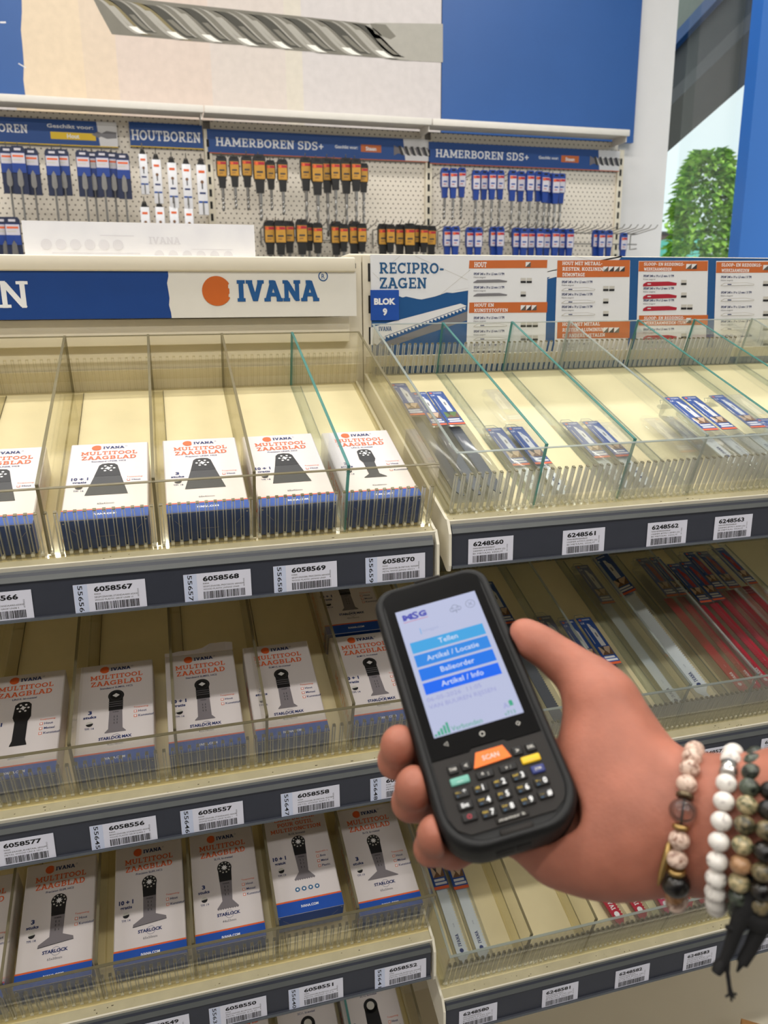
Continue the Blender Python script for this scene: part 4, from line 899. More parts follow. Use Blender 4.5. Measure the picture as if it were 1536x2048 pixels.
def carton(k, xc, v0, w0, yaw, spec, label, group, tear=False):
    A = carton_art(*spec); m = MB(); W_, L_, T_ = BW, BL, BT; h = W_/2
    m.rbox(-h, h, 0, L_, 0, T_, 'carton', .0012, 1, False)
    m.art(A, (-h, 0, T_), (1, 0, 0), (0, 1, 0), .00012)
    F = Art(); F.rect(.0008, .0008, W_-.0008, T_-.0008, 'ink_blue', 0)
    mat_line = 'ink_light'
    F.line(.008, T_*.74, .016, T_*.5, .0003, mat_line, 1); F.line(W_-.008, T_*.74, W_-.016, T_*.5, .0003, mat_line, 1); F.line(W_*.4, T_*.42, W_*.62, T_*.42, .0003, mat_line, 1); F.disc(.003, T_-.004, .0010, mat_line, 1, 8); F.disc(W_-.003, T_-.004, .0010, mat_line, 1, 8)
    m.art(F, (-h, 0, 0), (1, 0, 0), (0, 0, 1), .00012)
    S_ = Art(); S_.rect(.001, .001, BL*.10, T_-.001, 'ink_royal', 0)
    m.art(S_, (h, 0, 0), (0, 1, 0), (0, 0, 1), .00012)
    S2 = Art(); S2.rect(L_-BL*.10, .001, L_-.001, T_-.001, 'ink_royal', 0); S2.text('MULTITOOL', L_*.30, T_*.3, T_*.35, 'ink_orange', 0, 'slab')
    m.art(S2, (-h, L_, 0), (0, -1, 0), (0, 0, 1), .00012)
    mtx = Matrix.Translation(org(k)+T(xc, v0, w0)) @ Matrix.Rotation(TILT, 4, 'X') @ Matrix.Rotation(math.radians(yaw), 4, 'Z')
    o = m.build('blade_carton'); o.matrix_basis = mtx; tag(o, label, 'box', group)
    if tear:                                                 # ragged lifted flap at the far edge
        R = random.Random(4); g_ = MB(); n = 9; lo = []; hi = []
        for i in range(n+1):
            x = -h+W_*i/n; lo.append((x, L_-.001, T_+.0002)); hi.append((x, L_+.004+R.uniform(-.002, .003)+(.004 if i > 5 else 0), T_+.003+.004*(i/n)))
        g_.add(lo+hi, [(i, i+1, n+2+i, n+1+i) for i in range(n)], 'carton'); g_.build('torn_flap', o)
    return o
HK = ['Hout', 'Kunststof']; HMK = ['Hout', 'Metaal', 'Kunststof']
V0 = .0235
G1 = 'blade cartons on the top left shelf'; G2 = 'blade cartons on the second left shelf'; G3 = 'blade cartons on the third left shelf'; G4 = 'blade cartons on the lowest left shelf'
carton('A1', -.196, V0, .001, 0, ('Standaard UN08, HCS', '3', 'stuks', '16', 'wide', '65x42mm', HK, ''), 'white blade carton cut off by the left edge, top left shelf', G1)
carton('A1', -.0775, V0, .001, -.6, ('Standaard UN08, HCS', '10 + 1', 'gratis', '16', 'wide', '65x42mm', HK, ''), 'white carton with broad black blade marked 10 + 1, first wide blade from left divider', G1)
carton('A1', .0335, V0, .001, 0, ('Precision UN09, HCS', '3', 'stuks', '18', 'wide', '68x42mm', HK, ''), 'white carton with broad black blade marked 3 stuks, top left shelf', G1)
carton('A1', .1365, V0, .001, .6, ('Precision UN09, HCS', '10 + 1', 'gratis', '18', 'wide', '68x42mm', HK, ''), 'white carton marked 10 + 1 left of the teal divider, top left shelf', G1)
carton('A1', .240, V0-.001, .001, 0, ('UN12, bi-metaal', '3', 'stuks', '19', 'neck', '42x60mm', HMK, ''), 'white carton with narrow necked blade right of the teal divider', G1)
carton('A2', -.205, V0, .001, 0, ('UN15, bi-metaal', '10 + 1', 'gratis', '20', 'straight', '28x60mm', HMK, ''), 'white carton with slim all black blade, leftmost on the second shelf', G2)
carton('A2', -.0945, V0, .001, 0, ('Standaard SLM02, HCS', '3', 'stuks', '16', 'slm', '42x78mm', HK, 'STARLOCK MAX'), 'upright printed carton marked 3 stuks HCS, second shelf', G2)
carton('A2', .0135, V0, .001, 0, ('Standaard SLM02, HCS', '10 + 1', 'gratis', '16', 'slm', '42x78mm', HK, 'STARLOCK MAX'), 'white carton with torn top edge marked 10 + 1, second shelf', G2, True)
carton('A2', .1185, V0, .001, 0, ('SLM12, bi-metaal', '3', 'stuks', '16', 'slm', '42x78mm', HMK, 'STARLOCK MAX'), 'white carton marked 3 stuks bi-metaal beside the double stack, second shelf', G2)
carton('A2', .2425, V0, .001, 0, ('SLM12, bi-metaal', '10 + 1', 'gratis', '14', 'slm', '42x78mm', HMK, 'STARLOCK MAX'), 'front white carton half hidden by the black scanner, second shelf', G2)
carton('A2', .2405, .196, .001, 0, ('SLM12, bi-metaal', '10 + 1', 'gratis', '14', 'slm', '42x78mm', HMK, 'STARLOCK MAX'), 'rear white carton lying behind the front one, second shelf under the rail', G2)
carton('A3', -.298, V0+.004, .001, 0, ('SL09, HCS', '10 + 1', 'gratis', '14', 'wfoot', '65x50mm', HK, 'STARLOCK'), 'white carton showing only its right edge, far left of the third shelf', G3)
carton('A3', -.195, V0+.008, .004, 0, ('Precision SL09, HCS', '3', 'stuks', '14', 'wfoot', '65x50mm', HK, 'STARLOCK'), 'white carton marked 3 stuks with wide foot blade, third shelf far left', G3)
carton('A3', -.0775, V0+.010, .004, 0, ('Precision SL09, HCS', '10 + 1', 'gratis', '14', 'wfoot', '65x50mm', HK, 'STARLOCK'), 'white carton marked 10 + 1 gratis with wide foot blade, third shelf', G3)
carton('A3', .0255, V0+.010, .004, 0, ('SL10, bi-metaal', '3', 'stuks', '19', 'tooth', '44x55mm', HMK, 'STARLOCK'), 'white carton with coarse toothed blade marked 3 stuks, third shelf', G3)
carton('A3', .1330, V0+.020, .022, 0, ('SL10, bi-metal', '10 + 1', 'gratuit', '19', 'tooth', '', ['Bois', 'Metal', 'Plastic'], '', ('LAME DE SCIE', 'POUR OUTIL', 'MULTIFONCTION')), 'white carton with French title lying higher than its neighbours, third shelf', G3)
carton('A3', .2455, V0+.008, .004, 0, ('SL13, bi-metaal', '3', 'stuks', '19', 'flare', '65x50mm', HMK, 'STARLOCK'), 'white carton with broad flared grey blade, rightmost on the third shelf', G3)
carton('A4', .030, V0+.002, .001, 0, ('SC10, bi-metaal', '3', 'stuks', '19', 'ring', '', HMK, ''), 'white carton under the lowest price rail, leftmost of three', G4)
carton('A4', .135, V0+.004, .001, 0, ('SC11, bi-metaal', '3', 'stuks', '19', 'ring', '', HMK, ''), 'white carton under the lowest price rail, beside the teal divider', G4)
carton('A4', .236, V0+.006, .004, 0, ('SC12, bi-metaal', '3', 'stuks', '19', 'ring', '', HMK, ''), 'white carton with black ring ended blade, lowest at bottom centre', G4)

# ------------------------------------------------------------------ saw blade packs (clear blister, printed head card, blade)
def pack(k, xc, vtop, w0, L_, blade, label, group, yaw=0.0, roll=0.0, T_=.014, mark=True, wd=.027, photo='tan', ms=1.0):
    t = empty('saw_blade_pack', (0, 0, 0), label, 'saw blade pack', group,
              Matrix.Translation(org(k)+T(xc, vtop, w0)) @ Matrix.Rotation(TILT, 4, 'X') @ Matrix.Rotation(math.radians(yaw), 4, 'Z') @ Matrix.Rotation(math.radians(roll), 4, 'Y'))
    h = wd/2; CL = min(.106, L_*.62)
    red = blade in ('blade_red', 'blade_pink')
    A = Art(); A.rect(-h+.001, -CL, h-.001, 0, 'ink_blue', 0); A.rect(-h+.001, -CL, h-.001, -CL+.005, 'ink_orange', 1)
    A.disc(-h+.0055, -.0052, .0024, 'ink_orange', 1, 12); A.text('IVANA', -h+.0092, -.0068, .0032, 'ink_white', 1, 'slab', w=.0135)
    A.text('1X', -h+.0035, -.0150, .0042, 'ink_white', 1, bold=.03)
    b = 'ink_red' if red else 'ink_pale'
    A.poly([(-.001, -.014), (.003, -.016), (.0045, -.024), (.0075, -.030), (.0075, -.066), (-.0005, -.066), (-.0012, -.030)], b, 1)
    A.disc(.0022, -.022, .0010, 'ink_grey', 2, 8); A.rect(.002, -.046, .0042, -.036, 'ink_grey', 2)
    A.line(-h+.0048, -.060, -h+.0048, -.024, .0012, 'ink_light', 1)
    A.rect(-.0085, -.086, h-.0025, -.068, 'ink_tan' if photo == 'tan' else 'ink_green', 2); A.poly([(-.0085, -.086), (.0, -.076), (.004, -.084), (h-.0025, -.070), (h-.0025, -.086)], 'ink_brown', 3); A.poly([(-.006, -.068), (-.001, -.079), (.001, -.068)], 'ink_dark', 3)
    A.rect(-.0085, -.0925, h-.0045, -.0885, 'ink_pale', 1); A.rect(-.0085, -.0985, h-.0025, -.0945, 'ink_pale', 1)
    MB().box(-h+.0008, h-.0008, -CL, 0, T_-.0022, T_-.0016, 'ink_blue').art(A, (0, 0, T_-.0016), (1, 0, 0), (0, 1, 0), .00012).build('head_card', t)
    # blade: tang at the near end, teeth on its right edge
    bw = h*.66; y0, y1 = -L_+.004, -CL*.9; m = MB(); pts = [(-bw, y1), (-bw, y0+.016), (-bw*.45, y0+.006), (-bw*.45, y0), (bw*.25, y0), (bw*.25, y0+.010), (bw*.7, y0+.016)]
    n = max(6, int((y1-y0-.02)/.0042))
    for i in range(n):
        a = y0+.018+(y1-y0-.018)*i/n; c = (y1-y0-.018)/n; pts += [(bw*1.12, a+c*.25), (bw*.86, a+c*.75)]
    pts += [(bw, y1)]
    B_ = Art()
    if mark:
        ink = 'ink_white' if red else 'ink_navy'
        B_.disc(0, y0+.026, .0032*ms, ink, 1, 14); B_.text('IVANA', .0026*ms, y0+.028+.004*ms, .0052*ms, ink, 1, 'slab', rot=90, w=.019*ms, tk=1.1); B_.text('S1122', .0012, y0+.036+.026*ms, .0018, ink, 1, rot=90)
    m.prism(pts, T_*.45, T_*.45+.0014, lambda p, q, a: (p, q, a), blade).art(B_, (0, 0, T_*.45+.0014), (1, 0, 0), (0, 1, 0), .00015); m.build('blade', t)
    m = MB(); m.rbox(-h, h, -L_, .001, 0, T_, 'blister', .003, 2)
    m.prism([(-h, .001), (h, .001), (h*.95, .010), (h*.55, .0155), (-h*.55, .0155), (-h*.95, .010)], T_*.35, T_*.35+.0008, lambda p, q, a: (p, q, a), 'blister')
    m.tube([(-h*.9, .004, T_*.6), (-h*.5, .0145, T_*.6), (h*.5, .0145, T_*.6), (h*.9, .004, T_*.6)], .0006, 'edge_light', 5); m.build('blister', t)
    return t
P1 = 'saw blade packs on the top right shelf'; P2 = 'saw blade packs on the middle right shelf'; P3 = 'saw blade packs on the lowest right shelf'
pack('B1', .3425, .333, .010, .31, 'blade_dark', 'saw blade pack against the left pane, farthest back on the top right shelf', P1, 0, 0, .020, False)
pack('B1', .3665, .300, .008, .276, 'blade_dark', 'saw blade pack between two others in the first compartment, top right shelf', P1, 0, 0, .022, False, .024)
pack('B1', .3925, .300, .008, .276, 'blade_dark', 'long grey saw blade pack with green photo, first compartment of the top right shelf', P1, 0, 0, .022, False, .027, 'green')
pack('B1', .4545, .204, .002, .180, 'blade_white', 'saw blade pack seen through the first teal divider, left of its twin', P1, 0, 0, .013)
pack('B1', .4875, .204, .002, .180, 'blade_white', 'saw blade pack touching the right side of its twin behind the first teal divider', P1, 0, 0, .013)
pack('B1', .5810, .210, .002, .186, 'blade_white', 'saw blade pack in the third compartment, left of the pair behind the second teal divider', P1, 0, 0, .013)
pack('B1', .6150, .210, .002, .186, 'blade_white', 'saw blade pack in the third compartment, right of the pair behind the second teal divider', P1, 0, 0, .013)
for i, (x, lab) in enumerate([(.7430, 'left'), (.7740, 'middle')]):
    pack('B1', x, .206, .018, .182, 'blade_white', 'raised saw blade pack, %s of the row of three on the top right shelf' % lab, P1, 0, 0, .034)
pack('B1', .8230, .206, .018, .182, 'blade_white', 'raised saw blade pack, right of the row of three on the top right shelf', P1, 0, 0, .034)
pack('B1', .8720, .150, .018, .128, 'blade_white', 'saw blade pack cut by the right edge of the photo, top right shelf', P1, 0, 0, .02)
# middle right shelf
pack('B2', .4985, .340, .020, .318, 'blade_dark', 'saw blade pack just right of the scanner top edge, middle right shelf', P2, 0, 0, .020, False)
pack('B2', .5760, .262, .002, .238, 'blade_white', 'saw blade pack half hidden behind the thumb, middle right shelf', P2, 0, 0, .018)
pack('B2', .5965, .226, .018, .204, 'blade_dark', 'dark bladed pack above the knuckle, left of two, middle right shelf', P2, 0, 0, .022, False)
pack('B2', .6270, .227, .018, .205, 'blade_dark', 'dark bladed pack above the knuckle, right of two, middle right shelf', P2, 0, 0, .022, False)
pack('B2', .7030, .376, .002, .350, 'blade_white', 'dim saw blade pack with a pale blade left of the tipped one, middle right shelf', P2, 0, 0, .022)
pack('B2', .7400, .375, .030, .345, 'blade_white', 'long white blade pack tipped on its edge, middle right shelf', P2, 0, -24, .014, True, .031)
rl = [(.8060, .350, .026), (.8310, .350, .024), (.8520, .322, .026), (.8790, .324, .027), (.9060, .354, .022), (.9340, .352, .026), (.9720, .357, .028)]
for i, (x, v, wd) in enumerate(rl):
    pack('B2', x, v, .018, v-.022, 'blade_red', 'red saw blade pack, %s from the left among the red ones, middle right shelf' % ORD[i], P2, 0, 0, .034 if i in (2, 3) else .030, True, wd-.001)
# lowest right shelf
pack('B3', .3645, .258, .002, .232, 'blade_white', 'white blade pack beside the left bracket, lowest right shelf', P3, 0, 0, .014)
pack('B3', .3960, .252, .002, .228, 'blade_white', 'white blade pack right of the one by the bracket, lowest right shelf', P3, 0, 0, .014)
for i, (x, v, bl, yw) in enumerate([(.609, .20, 'blade_red', 8), (.658, .20, 'blade_red', 5), (.716, .19, 'blade_pink', 1), (.756, .19, 'blade_red', 0), (.786, .185, 'blade_red', 0)]):
    pack('B3', x, v, .003, v-.024, bl, '%s blade pack under the wrist on the lowest right shelf, %s from the left' % ('pink' if 'pink' in bl else 'red', ORD[i]), P3, yw, 0, .014, True, .027, 'tan', 1.4)
# corner of a cardboard box standing on the base
cbp = at(1482, 2037, .95)
t = empty('cardboard_box', (cbp.x, .95, .149), 'corner of a small brown cardboard box at the bottom right', 'box'); t.rotation_euler = (0, 0, math.radians(-38))
mat('cardboard', (168, 122, 72), .8, var=.06); hz = cbp.z-.149
MB().box(0, .085, -.075, 0, 0, hz, 'cardboard').build('carton', t); MB().box(.001, .084, -.074, -.038, hz, hz+.0015, 'cardboard').build('flap', t); MB().box(.001, .084, -.036, -.001, hz, hz+.0015, 'cardboard').build('flap', t)

# ================================================================== hand-held scanner
DM = Matrix(((.96545, -.00697, -.26049, .15178), (-.13142, .85017, -.50984, .39628), (.22502, .52646, .81988, -.19929+EYE), (0, 0, 0, 1)))
DMI = DM.inverted()
def loc(px, py, depth): return DMI @ (CAMPOS+ray(px, py)*depth)          # scanner coordinates of a point at a given distance
mat('rubber', (15, 15, 15), .55, bump=.1, bscale=900, spec=.35); mat('housing', (30, 28, 27), .5); mat('black_glass', (6, 6, 8), .12); mat('face_plate', (28, 24, 21), .6, spec=.3)
mat('key_black', (20, 18, 17), .5, spec=.35); mat('key_orange', (236, 112, 18), .45); mat('key_yellow', (226, 184, 22), .45); mat('key_green', (104, 168, 152), .45); mat('key_blue', (34, 46, 110), .45)
for nm, c in dict(scr_white=(190, 196, 226), scr_cyan=(70, 168, 230), scr_b2=(52, 140, 232), scr_b3=(36, 122, 238), scr_b4=(30, 108, 246), scr_text=(214, 226, 250), scr_lilac=(156, 160, 214), scr_pale=(168, 178, 214),
                  scr_green=(70, 170, 136), scr_navy=(76, 80, 178), scr_red=(206, 120, 150), scr_grey=(128, 136, 160)).items():
    mat(nm, tuple(int(v*.12) for v in c), .15, emit=0.0, var=0.0); 
    p = M[nm].node_tree.nodes['Principled BSDF']; p.inputs['Emission Color'].default_value = lin(c); p.inputs['Emission Strength'].default_value = .92
dv = empty('handheld_scanner', (0, 0, 0), 'black handheld barcode scanner with lit screen held in the hand', 'scanner', None, DM)
def rr(w_, y0, y1, rt, rb, n=7):
    "rounded outline, counter-clockwise"
    o = []
    for cx_, cy_, r, a0 in ((w_-rb, y0+rb, rb, -90), (w_-rt, y1-rt, rt, 0), (-w_+rt, y1-rt, rt, 90), (-w_+rb, y0+rb, rb, 180)):
        for k in range(n+1):
            a = math.radians(a0+90*k/n); o.append((cx_+r*math.cos(a), cy_+r*math.sin(a)))
    return o
def loft(m, levels, mt):
    n = len(levels[0][0]); vs = []
    for o, z in levels: vs += [(p[0], p[1], z) for p in o]
    fs = [(i*n+k, i*n+(k+1) % n, (i+1)*n+(k+1) % n, (i+1)*n+k) for i in range(len(levels)-1) for k in range(n)]
    m.add(vs, fs, mt, True); m.add(vs, [list(range(n))[::-1]], mt); m.add(vs, [list(range((len(levels)-1)*n, len(levels)*n))], mt)
m = MB(); loft(m, [(rr(.0375-i, -.1075+i, .0632-i, .013-i*.4, .021-i*.4), z) for i, z in ((.006, -.0262), (.002, -.0245), (.0004, -.021), (0, -.014), (0, -.004), (.0007, -.0012), (.0022, .0008), (.0038, .0008), (.0052, -.0006))], 'rubber')
m.box(-.0128, -.0030, -.1081, -.1070, -.0135, -.0075, 'slot'); m.box(-.002, .006, -.1081, -.1070, -.013, -.0075, 'slot'); m.tube([(-.022, -.1052, -.010), (-.0222, -.1062, -.010)], .002, 'slot', 10)
m.build('body', dv)
m = MB(); o = rr(.0312, -.1, .0602, .006, .006); o = [(x, y) for x, y in o if y > -.05]
i0 = [(-.0312, -.0560), (-.0098, -.0560), (-.0083, -.0545), (.0098, -.0545), (.0113, -.0560), (.0312, -.0560)]
m.prism(i0+o, -.002, .0004, lambda p, q, a: (p, q, a), 'black_glass')
S = Art()
S.text('o', 0, -.0498, .0026, 'ink_grey', 1, al='c', bold=.02); S.ring(0, -.0486, .0016, .0004, 'ink_grey', 1); S.items.pop(0)
S.items.clear(); S.ring(0, -.0486, .0015, .0004, 'ink_light', 1, 14); S.ring(.0207, -.0486, .0014, .0004, 'ink_light', 1, 4); S.ring(-.0205, -.0486, .0016, .0004, 'ink_light', 1, 3, 60, 420)
m.art(S, (0, 0, .0004), (1, 0, 0), (0, 1, 0), .0001); gl = m.build('display_glass', dv)
MB().rbox(-.0085, .0085, .0608, .0628, -.001, .0014, 'face_plate', .0006, 1).build('earpiece', dv)
# lit screen
S = Art(); sw, st, sb = .0260, .0434, -.0434
S.rect(-sw, sb, sw, st, 'scr_white', 0)
for nm, y0, y1, mt in (('Tellen', .0113, .0191, 'scr_cyan'), ('Artikel / Locatie', .0017, .0099, 'scr_b2'), ('Balieorder', -.0078, .0002, 'scr_b3'), ('Artikel / Info', -.0170, -.0094, 'scr_b4')):
    S.rect(-.0231, y0, .0228, y1, mt, 1); S.text(nm, 0, y0+.0026, .0036, 'scr_text', 2, al='c', bold=.01)
S.text('M', -.0226, .0357, .0040, 'scr_navy', 2, bold=.06, w=.0062); S.text('S', -.0165, .0352, .0052, 'scr_navy', 3, bold=.03, w=.0040); S.text('G', -.0124, .0357, .0040, 'scr_navy', 2, bold=.06, w=.0050); S.line(-.0228, .0342, -.0072, .0342, .0004, 'scr_red', 2)
S.rect(-.0146, .0232, -.0142, .0275, 'scr_cyan', 2); S.text('Inloggen . . .', -.0130, .0243, .0022, 'scr_pale', 2)
S.ring(.0204, .0350, .0030, .0003, 'scr_grey', 2); S.line(.0192, .0338, .0216, .0362, .0003, 'scr_grey', 2); S.line(.0192, .0362, .0216, .0338, .0003, 'scr_grey', 2)
for a in ((.0085, .0340, .0016), (.0105, .0352, .0022), (.0126, .0342, .0016)): S.ring(a[0], a[1], a[2], .0003, 'scr_grey', 2, 16)
S.rect(.0082, .0331, .0130, .0340, 'scr_white', 3); S.line(.0082, .0331, .0130, .0331, .0003, 'scr_grey', 4); S.line(.0106, .0312, .0106, .0335, .0005, 'scr_grey', 4)
S.text('06-05-2026  11:05', -.0236, -.0216, .0027, 'scr_lilac', 2, w=.0325); S.text('VAN BUUREN RIJSSEN', -.0236, -.0262, .0027, 'scr_lilac', 2, w=.0396)
S.text('A', .0163, -.0383, .0035, 'scr_lilac', 2); S.rect(.0200, -.0376, .0222, -.0345, 'scr_green', 2); S.rect(.0206, -.0345, .0216, -.0341, 'scr_green', 2); S.text('v713', .0155, -.0425, .0025, 'scr_green', 2)
for k in range(5): S.rect(-.0252+.0019*k, -.0429, -.0239+.0019*k, -.0429+.0013*(k+1), 'scr_green', 2)
S.text('Verbonden', -.0153, -.0425, .0032, 'scr_green', 2, w=.0178)
MB().box(-sw, sw, sb, st, .0003, .0006, 'scr_white').art(S, (0, 0, .0006), (1, 0, 0), (0, 1, 0), .00006).build('screen', gl)
# keypad
m = MB(); m.prism([(-.0312, -.0568), (-.0312, -.088), (-.0285, -.0945), (-.0225, -.0985), (.0225, -.0985), (.0285, -.0945), (.0312, -.088), (.0312, -.0568), (.0116, -.0568), (.0101, -.0553), (-.0086, -.0553), (-.0101, -.0568)], -.002, .0006, lambda p, q, a: (p, q, a), 'face_plate')
m.rbox(-.0088, .0088, -.0975, -.0942, .0004, .0014, 'face_plate', .0004, 1); m.rbox(-.0085, .0090, -.1035, -.1000, -.001, .0006, 'face_plate', .0005, 1)
S = Art(); S.text('memor k', 0, -.0966, .0017, 'ink_light', 0, al='c', w=.0140, shear=.15)
m.art(S, (0, 0, .0014), (1, 0, 0), (0, 1, 0), .0001).build('keypad_plate', dv)
def key(name, x, y, w_, h_, mt, legend, small=None, ink='ink_white', poly=None, size=.0030):
    m = MB(); z1 = .0019
    if poly: m.prism(poly, .0005, z1, lambda p, q, a: (p, q, a), mt)
    else: m.rbox(x-w_/2, x+w_/2, y-h_/2, y+h_/2, .0002, z1, mt, .0008, 2)
    S = Art()
    if small: S.text(small, x-w_*.40, y+.0002, .0010, 'ink_yellow', 1, w=w_*.36); S.text('F'+legend, x-w_*.34, y-.0018, .0010, 'ink_teal', 1); S.text(legend, x+w_*.10, y-size*.45, size, ink, 1, bold=.02)
    elif legend: S.text(legend, x, y-size*.45, size, ink, 1, al='c', bold=.02)
    m.art(S, (0, 0, z1), (1, 0, 0), (0, 1, 0), .0001); k_ = m.build('key', dv)
    return k_
kk = key('scan', 0, -.0626, .018, .008, 'key_orange', 'SCAN', None, 'ink_light', [(-.0106, -.0667), (.0106, -.0659), (.0080, -.0585), (-.0072, -.0585)][::1], .0027); kk['label'] = 'orange scan key'
for x, lg, s_ in ((-.0215, 'TAB', .0016), (-.0142, '<', .0026), (.0147, '>', .0026), (.0222, 'DEL', .0016)): key('k', x, -.0638, .0058, .0052, 'key_black', lg, None, 'ink_light', None, s_)
kk = key('g', -.0197, -.0704, .0105, .0044, 'key_green', '____', None, 'ink_white', None, .0012); kk['label'] = 'green function key'
kk = key('y', .0199, -.0699, .0105, .0042, 'key_yellow', '____', None, 'ink_tan', None, .0012); kk['label'] = 'yellow function key'
kk = key('b', .0215, -.0762, .0074, .0046, 'key_blue', 'SYM', None, 'ink_light', None, .0014); kk['label'] = 'blue function key'
key('u', -.0060, -.0710, .0096, .0044, 'key_black', '^  :', None, 'ink_light', None, .0024); key('d', .0068, -.0709, .0096, .0044, 'key_black', 'v  :', None, 'ink_light', None, .0018)
for x, y, lg, sm in ((-.0105, -.0775, '1', '.@'), (.0002, -.0774, '2', 'ABC'), (.0109, -.0770, '3', 'DEF'), (-.0105, -.0842, '4', 'GHI'), (.0000, -.0840, '5', 'JKL'), (.0108, -.0837, '6', 'MNO'), (-.0105, -.0908, '7', 'PQRS'), (.0000, -.0906, '8', 'TUV'), (.0105, -.0903, '9', 'WXYZ'),
                     (.0209, -.0830, '0', '+-'), (.0204, -.0897, '#', '_'), (-.0209, -.0773, '*', '<-')): key('n', x, y, .0082, .0050, 'key_black', lg, sm)
key('e', -.0210, -.0837, .0082, .0048, 'key_black', 'Ent', None, 'ink_white', None, .0022)
kk = key('r', -.0207, -.0899, .0082, .0048, 'key_black', 'O', None, 'ink_red', None, .0024); kk['label'] = 'power key with a red mark'

# ================================================================== the hand and forearm: one continuous surface
mat('skin', (166, 104, 84), .5, var=.16, scale=42, bump=.18, bscale=420, sss=.18, spec=.35)
mat('nail', (214, 160, 142), .3); mat('sleeve_black', (24, 24, 26), .9)
def smin(a, b, k): h = np.clip(.5+.5*(b-a)/k, 0, 1); return b*(1-h)+a*h-k*h*(1-h)
LO = np.array((-.072, -.235, -.078)); HI = np.array((.276, .068, .126)); STEP = .0018
N3 = np.ceil((HI-LO)/STEP).astype(int)
GX, GY, GZ = np.meshgrid(*[LO[i]+STEP*np.arange(N3[i]) for i in range(3)], indexing='ij')
GX = GX.astype(np.float32); GY = GY.astype(np.float32); GZ = GZ.astype(np.float32)
def cone(a, b, r0, r1):
    a = np.array(a, np.float32); b = np.array(b, np.float32); d = b-a; L2 = float(d@d) or 1e-9
    t = np.clip(((GX-a[0])*d[0]+(GY-a[1])*d[1]+(GZ-a[2])*d[2])/L2, 0, 1)
    return np.sqrt((GX-a[0]-t*d[0])**2+(GY-a[1]-t*d[1])**2+(GZ-a[2]-t*d[2])**2)-(r0+(r1-r0)*t)
def chain(pts, k):
    d = None
    for (a, ra), (b, rb) in zip(pts[:-1], pts[1:]):
        c = cone(a, b, ra, rb); d = c if d is None else smin(d, c, k)
    return d
def lp(px, py, dep): return tuple(loc(px, py, dep))
palm = chain([(lp(1205, 1482, .436), .0195), (lp(1215, 1580, .428), .0270), (lp(1200, 1672, .421), .0265), (lp(1110, 1688, .428), .0185), (lp(1045, 1655, .438), .0120)], .012)
palm = smin(palm, chain([(lp(1205, 1540, .428), .0240), (lp(1300, 1600, .414), .0255), (lp(1370, 1606, .407), .0222), (lp(1450, 1614, .394), .0228), (lp(1750, 1590, .352), .0300)], .012), .014)
palm = smin(palm, chain([(lp(1190, 1678, .421), .0260), (lp(1290, 1678, .410), .0250), (lp(1370, 1682, .403), .0222), (lp(1450, 1690, .390), .0230), (lp(1750, 1745, .346), .0310)], .012), .016)
f1, f2 = Vector(lp(1750, 1590, .352)), Vector(lp(1750, 1745, .346)); el = (f1+f2)/2+Vector((.070, -.052, .042))
palm = smin(palm, smin(cone(f1, el, .031, .041), cone(f2, el, .032, .042), .02), .016)
back = chain([((.050, -.075, -.043), .0150), ((.014, -.024, -.046), .0115)], .006)
for q in ([((.046, -.084, -.046), .0150), ((.000, -.040, -.047), .0120)], [((.042, -.092, -.046), .0150), ((-.002, -.062, -.047), .0118)], [((.036, -.100, -.043), .0145), ((.000, -.086, -.045), .0108)]):
    back = smin(back, chain(q, .006), .010)
body = smin(palm, back, .012)
thumb = chain([(lp(1047, 1266, .464), .0088), (lp(1068, 1283, .462), .0100), (lp(1100, 1303, .459), .0102), (lp(1135, 1330, .455), .0118), (lp(1176, 1362, .449), .0140), (lp(1203, 1408, .441), .0180), (lp(1212, 1480, .434), .0215)], .007)
thumb = smin(thumb, chain([(lp(1203, 1408, .441), .0180), (lp(1250, 1490, .430), .0200), (lp(1290, 1560, .420), .0240)], .01), .012)
body = smin(body, thumb, .010)
fing = [[((.014, -.024, -.046), .0112), ((-.010, .018, -.0395), .0098), ((-.020, .034, -.0380), .0090), ((-.026, .045, -.0365), .0082)],
        [((.000, -.040, -.047), .0116), ((-.036, -.036, -.0480), .0104), ((-.0500, -.0360, -.0300), .0098), ((-.0455, -.0355, -.0130), .0100), ((-.0448, -.0352, -.0095), .0098)],
        [((-.002, -.062, -.047), .0114), ((-.034, -.062, -.0480), .0104), ((-.0480, -.0620, -.0300), .0100), ((-.0435, -.0616, -.0130), .0104), ((-.0427, -.0612, -.0095), .0102)],
        [((.000, -.086, -.045), .0102), ((-.032, -.089, -.0450), .0092), ((-.0440, -.0895, -.0290), .0086), ((-.0398, -.0888, -.0130), .0090), ((-.0390, -.0884, -.0095), .0088)]]
fd = None
for q in fing:
    c = chain(q, .004); fd = c if fd is None else np.minimum(fd, c)
body = smin(body, fd, .006)
# the scanner presses into the flesh: keep its volume free
bx_ = np.maximum(np.maximum(np.abs(GX)-.0375+.008, np.abs(GY+.0222)-.0853+.012), np.abs(GZ+.0127)-.0132+.004)
dq = [np.maximum(np.abs(GX)-.0295, 0), np.maximum(np.abs(GY+.0222)-.0700, 0), np.maximum(np.abs(GZ+.0127)-.0095, 0)]
dev_d = np.sqrt((np.sqrt(dq[0]**2+dq[1]**2+1e-12)*1.0)**2+dq[2]**2)-.0078
dev_d = np.where(dq[1] > 0, np.sqrt(dq[0]**2+(dq[1]*.58)**2+dq[2]**2)-.0078, dev_d)
body = np.maximum(body, -(dev_d-.0003))
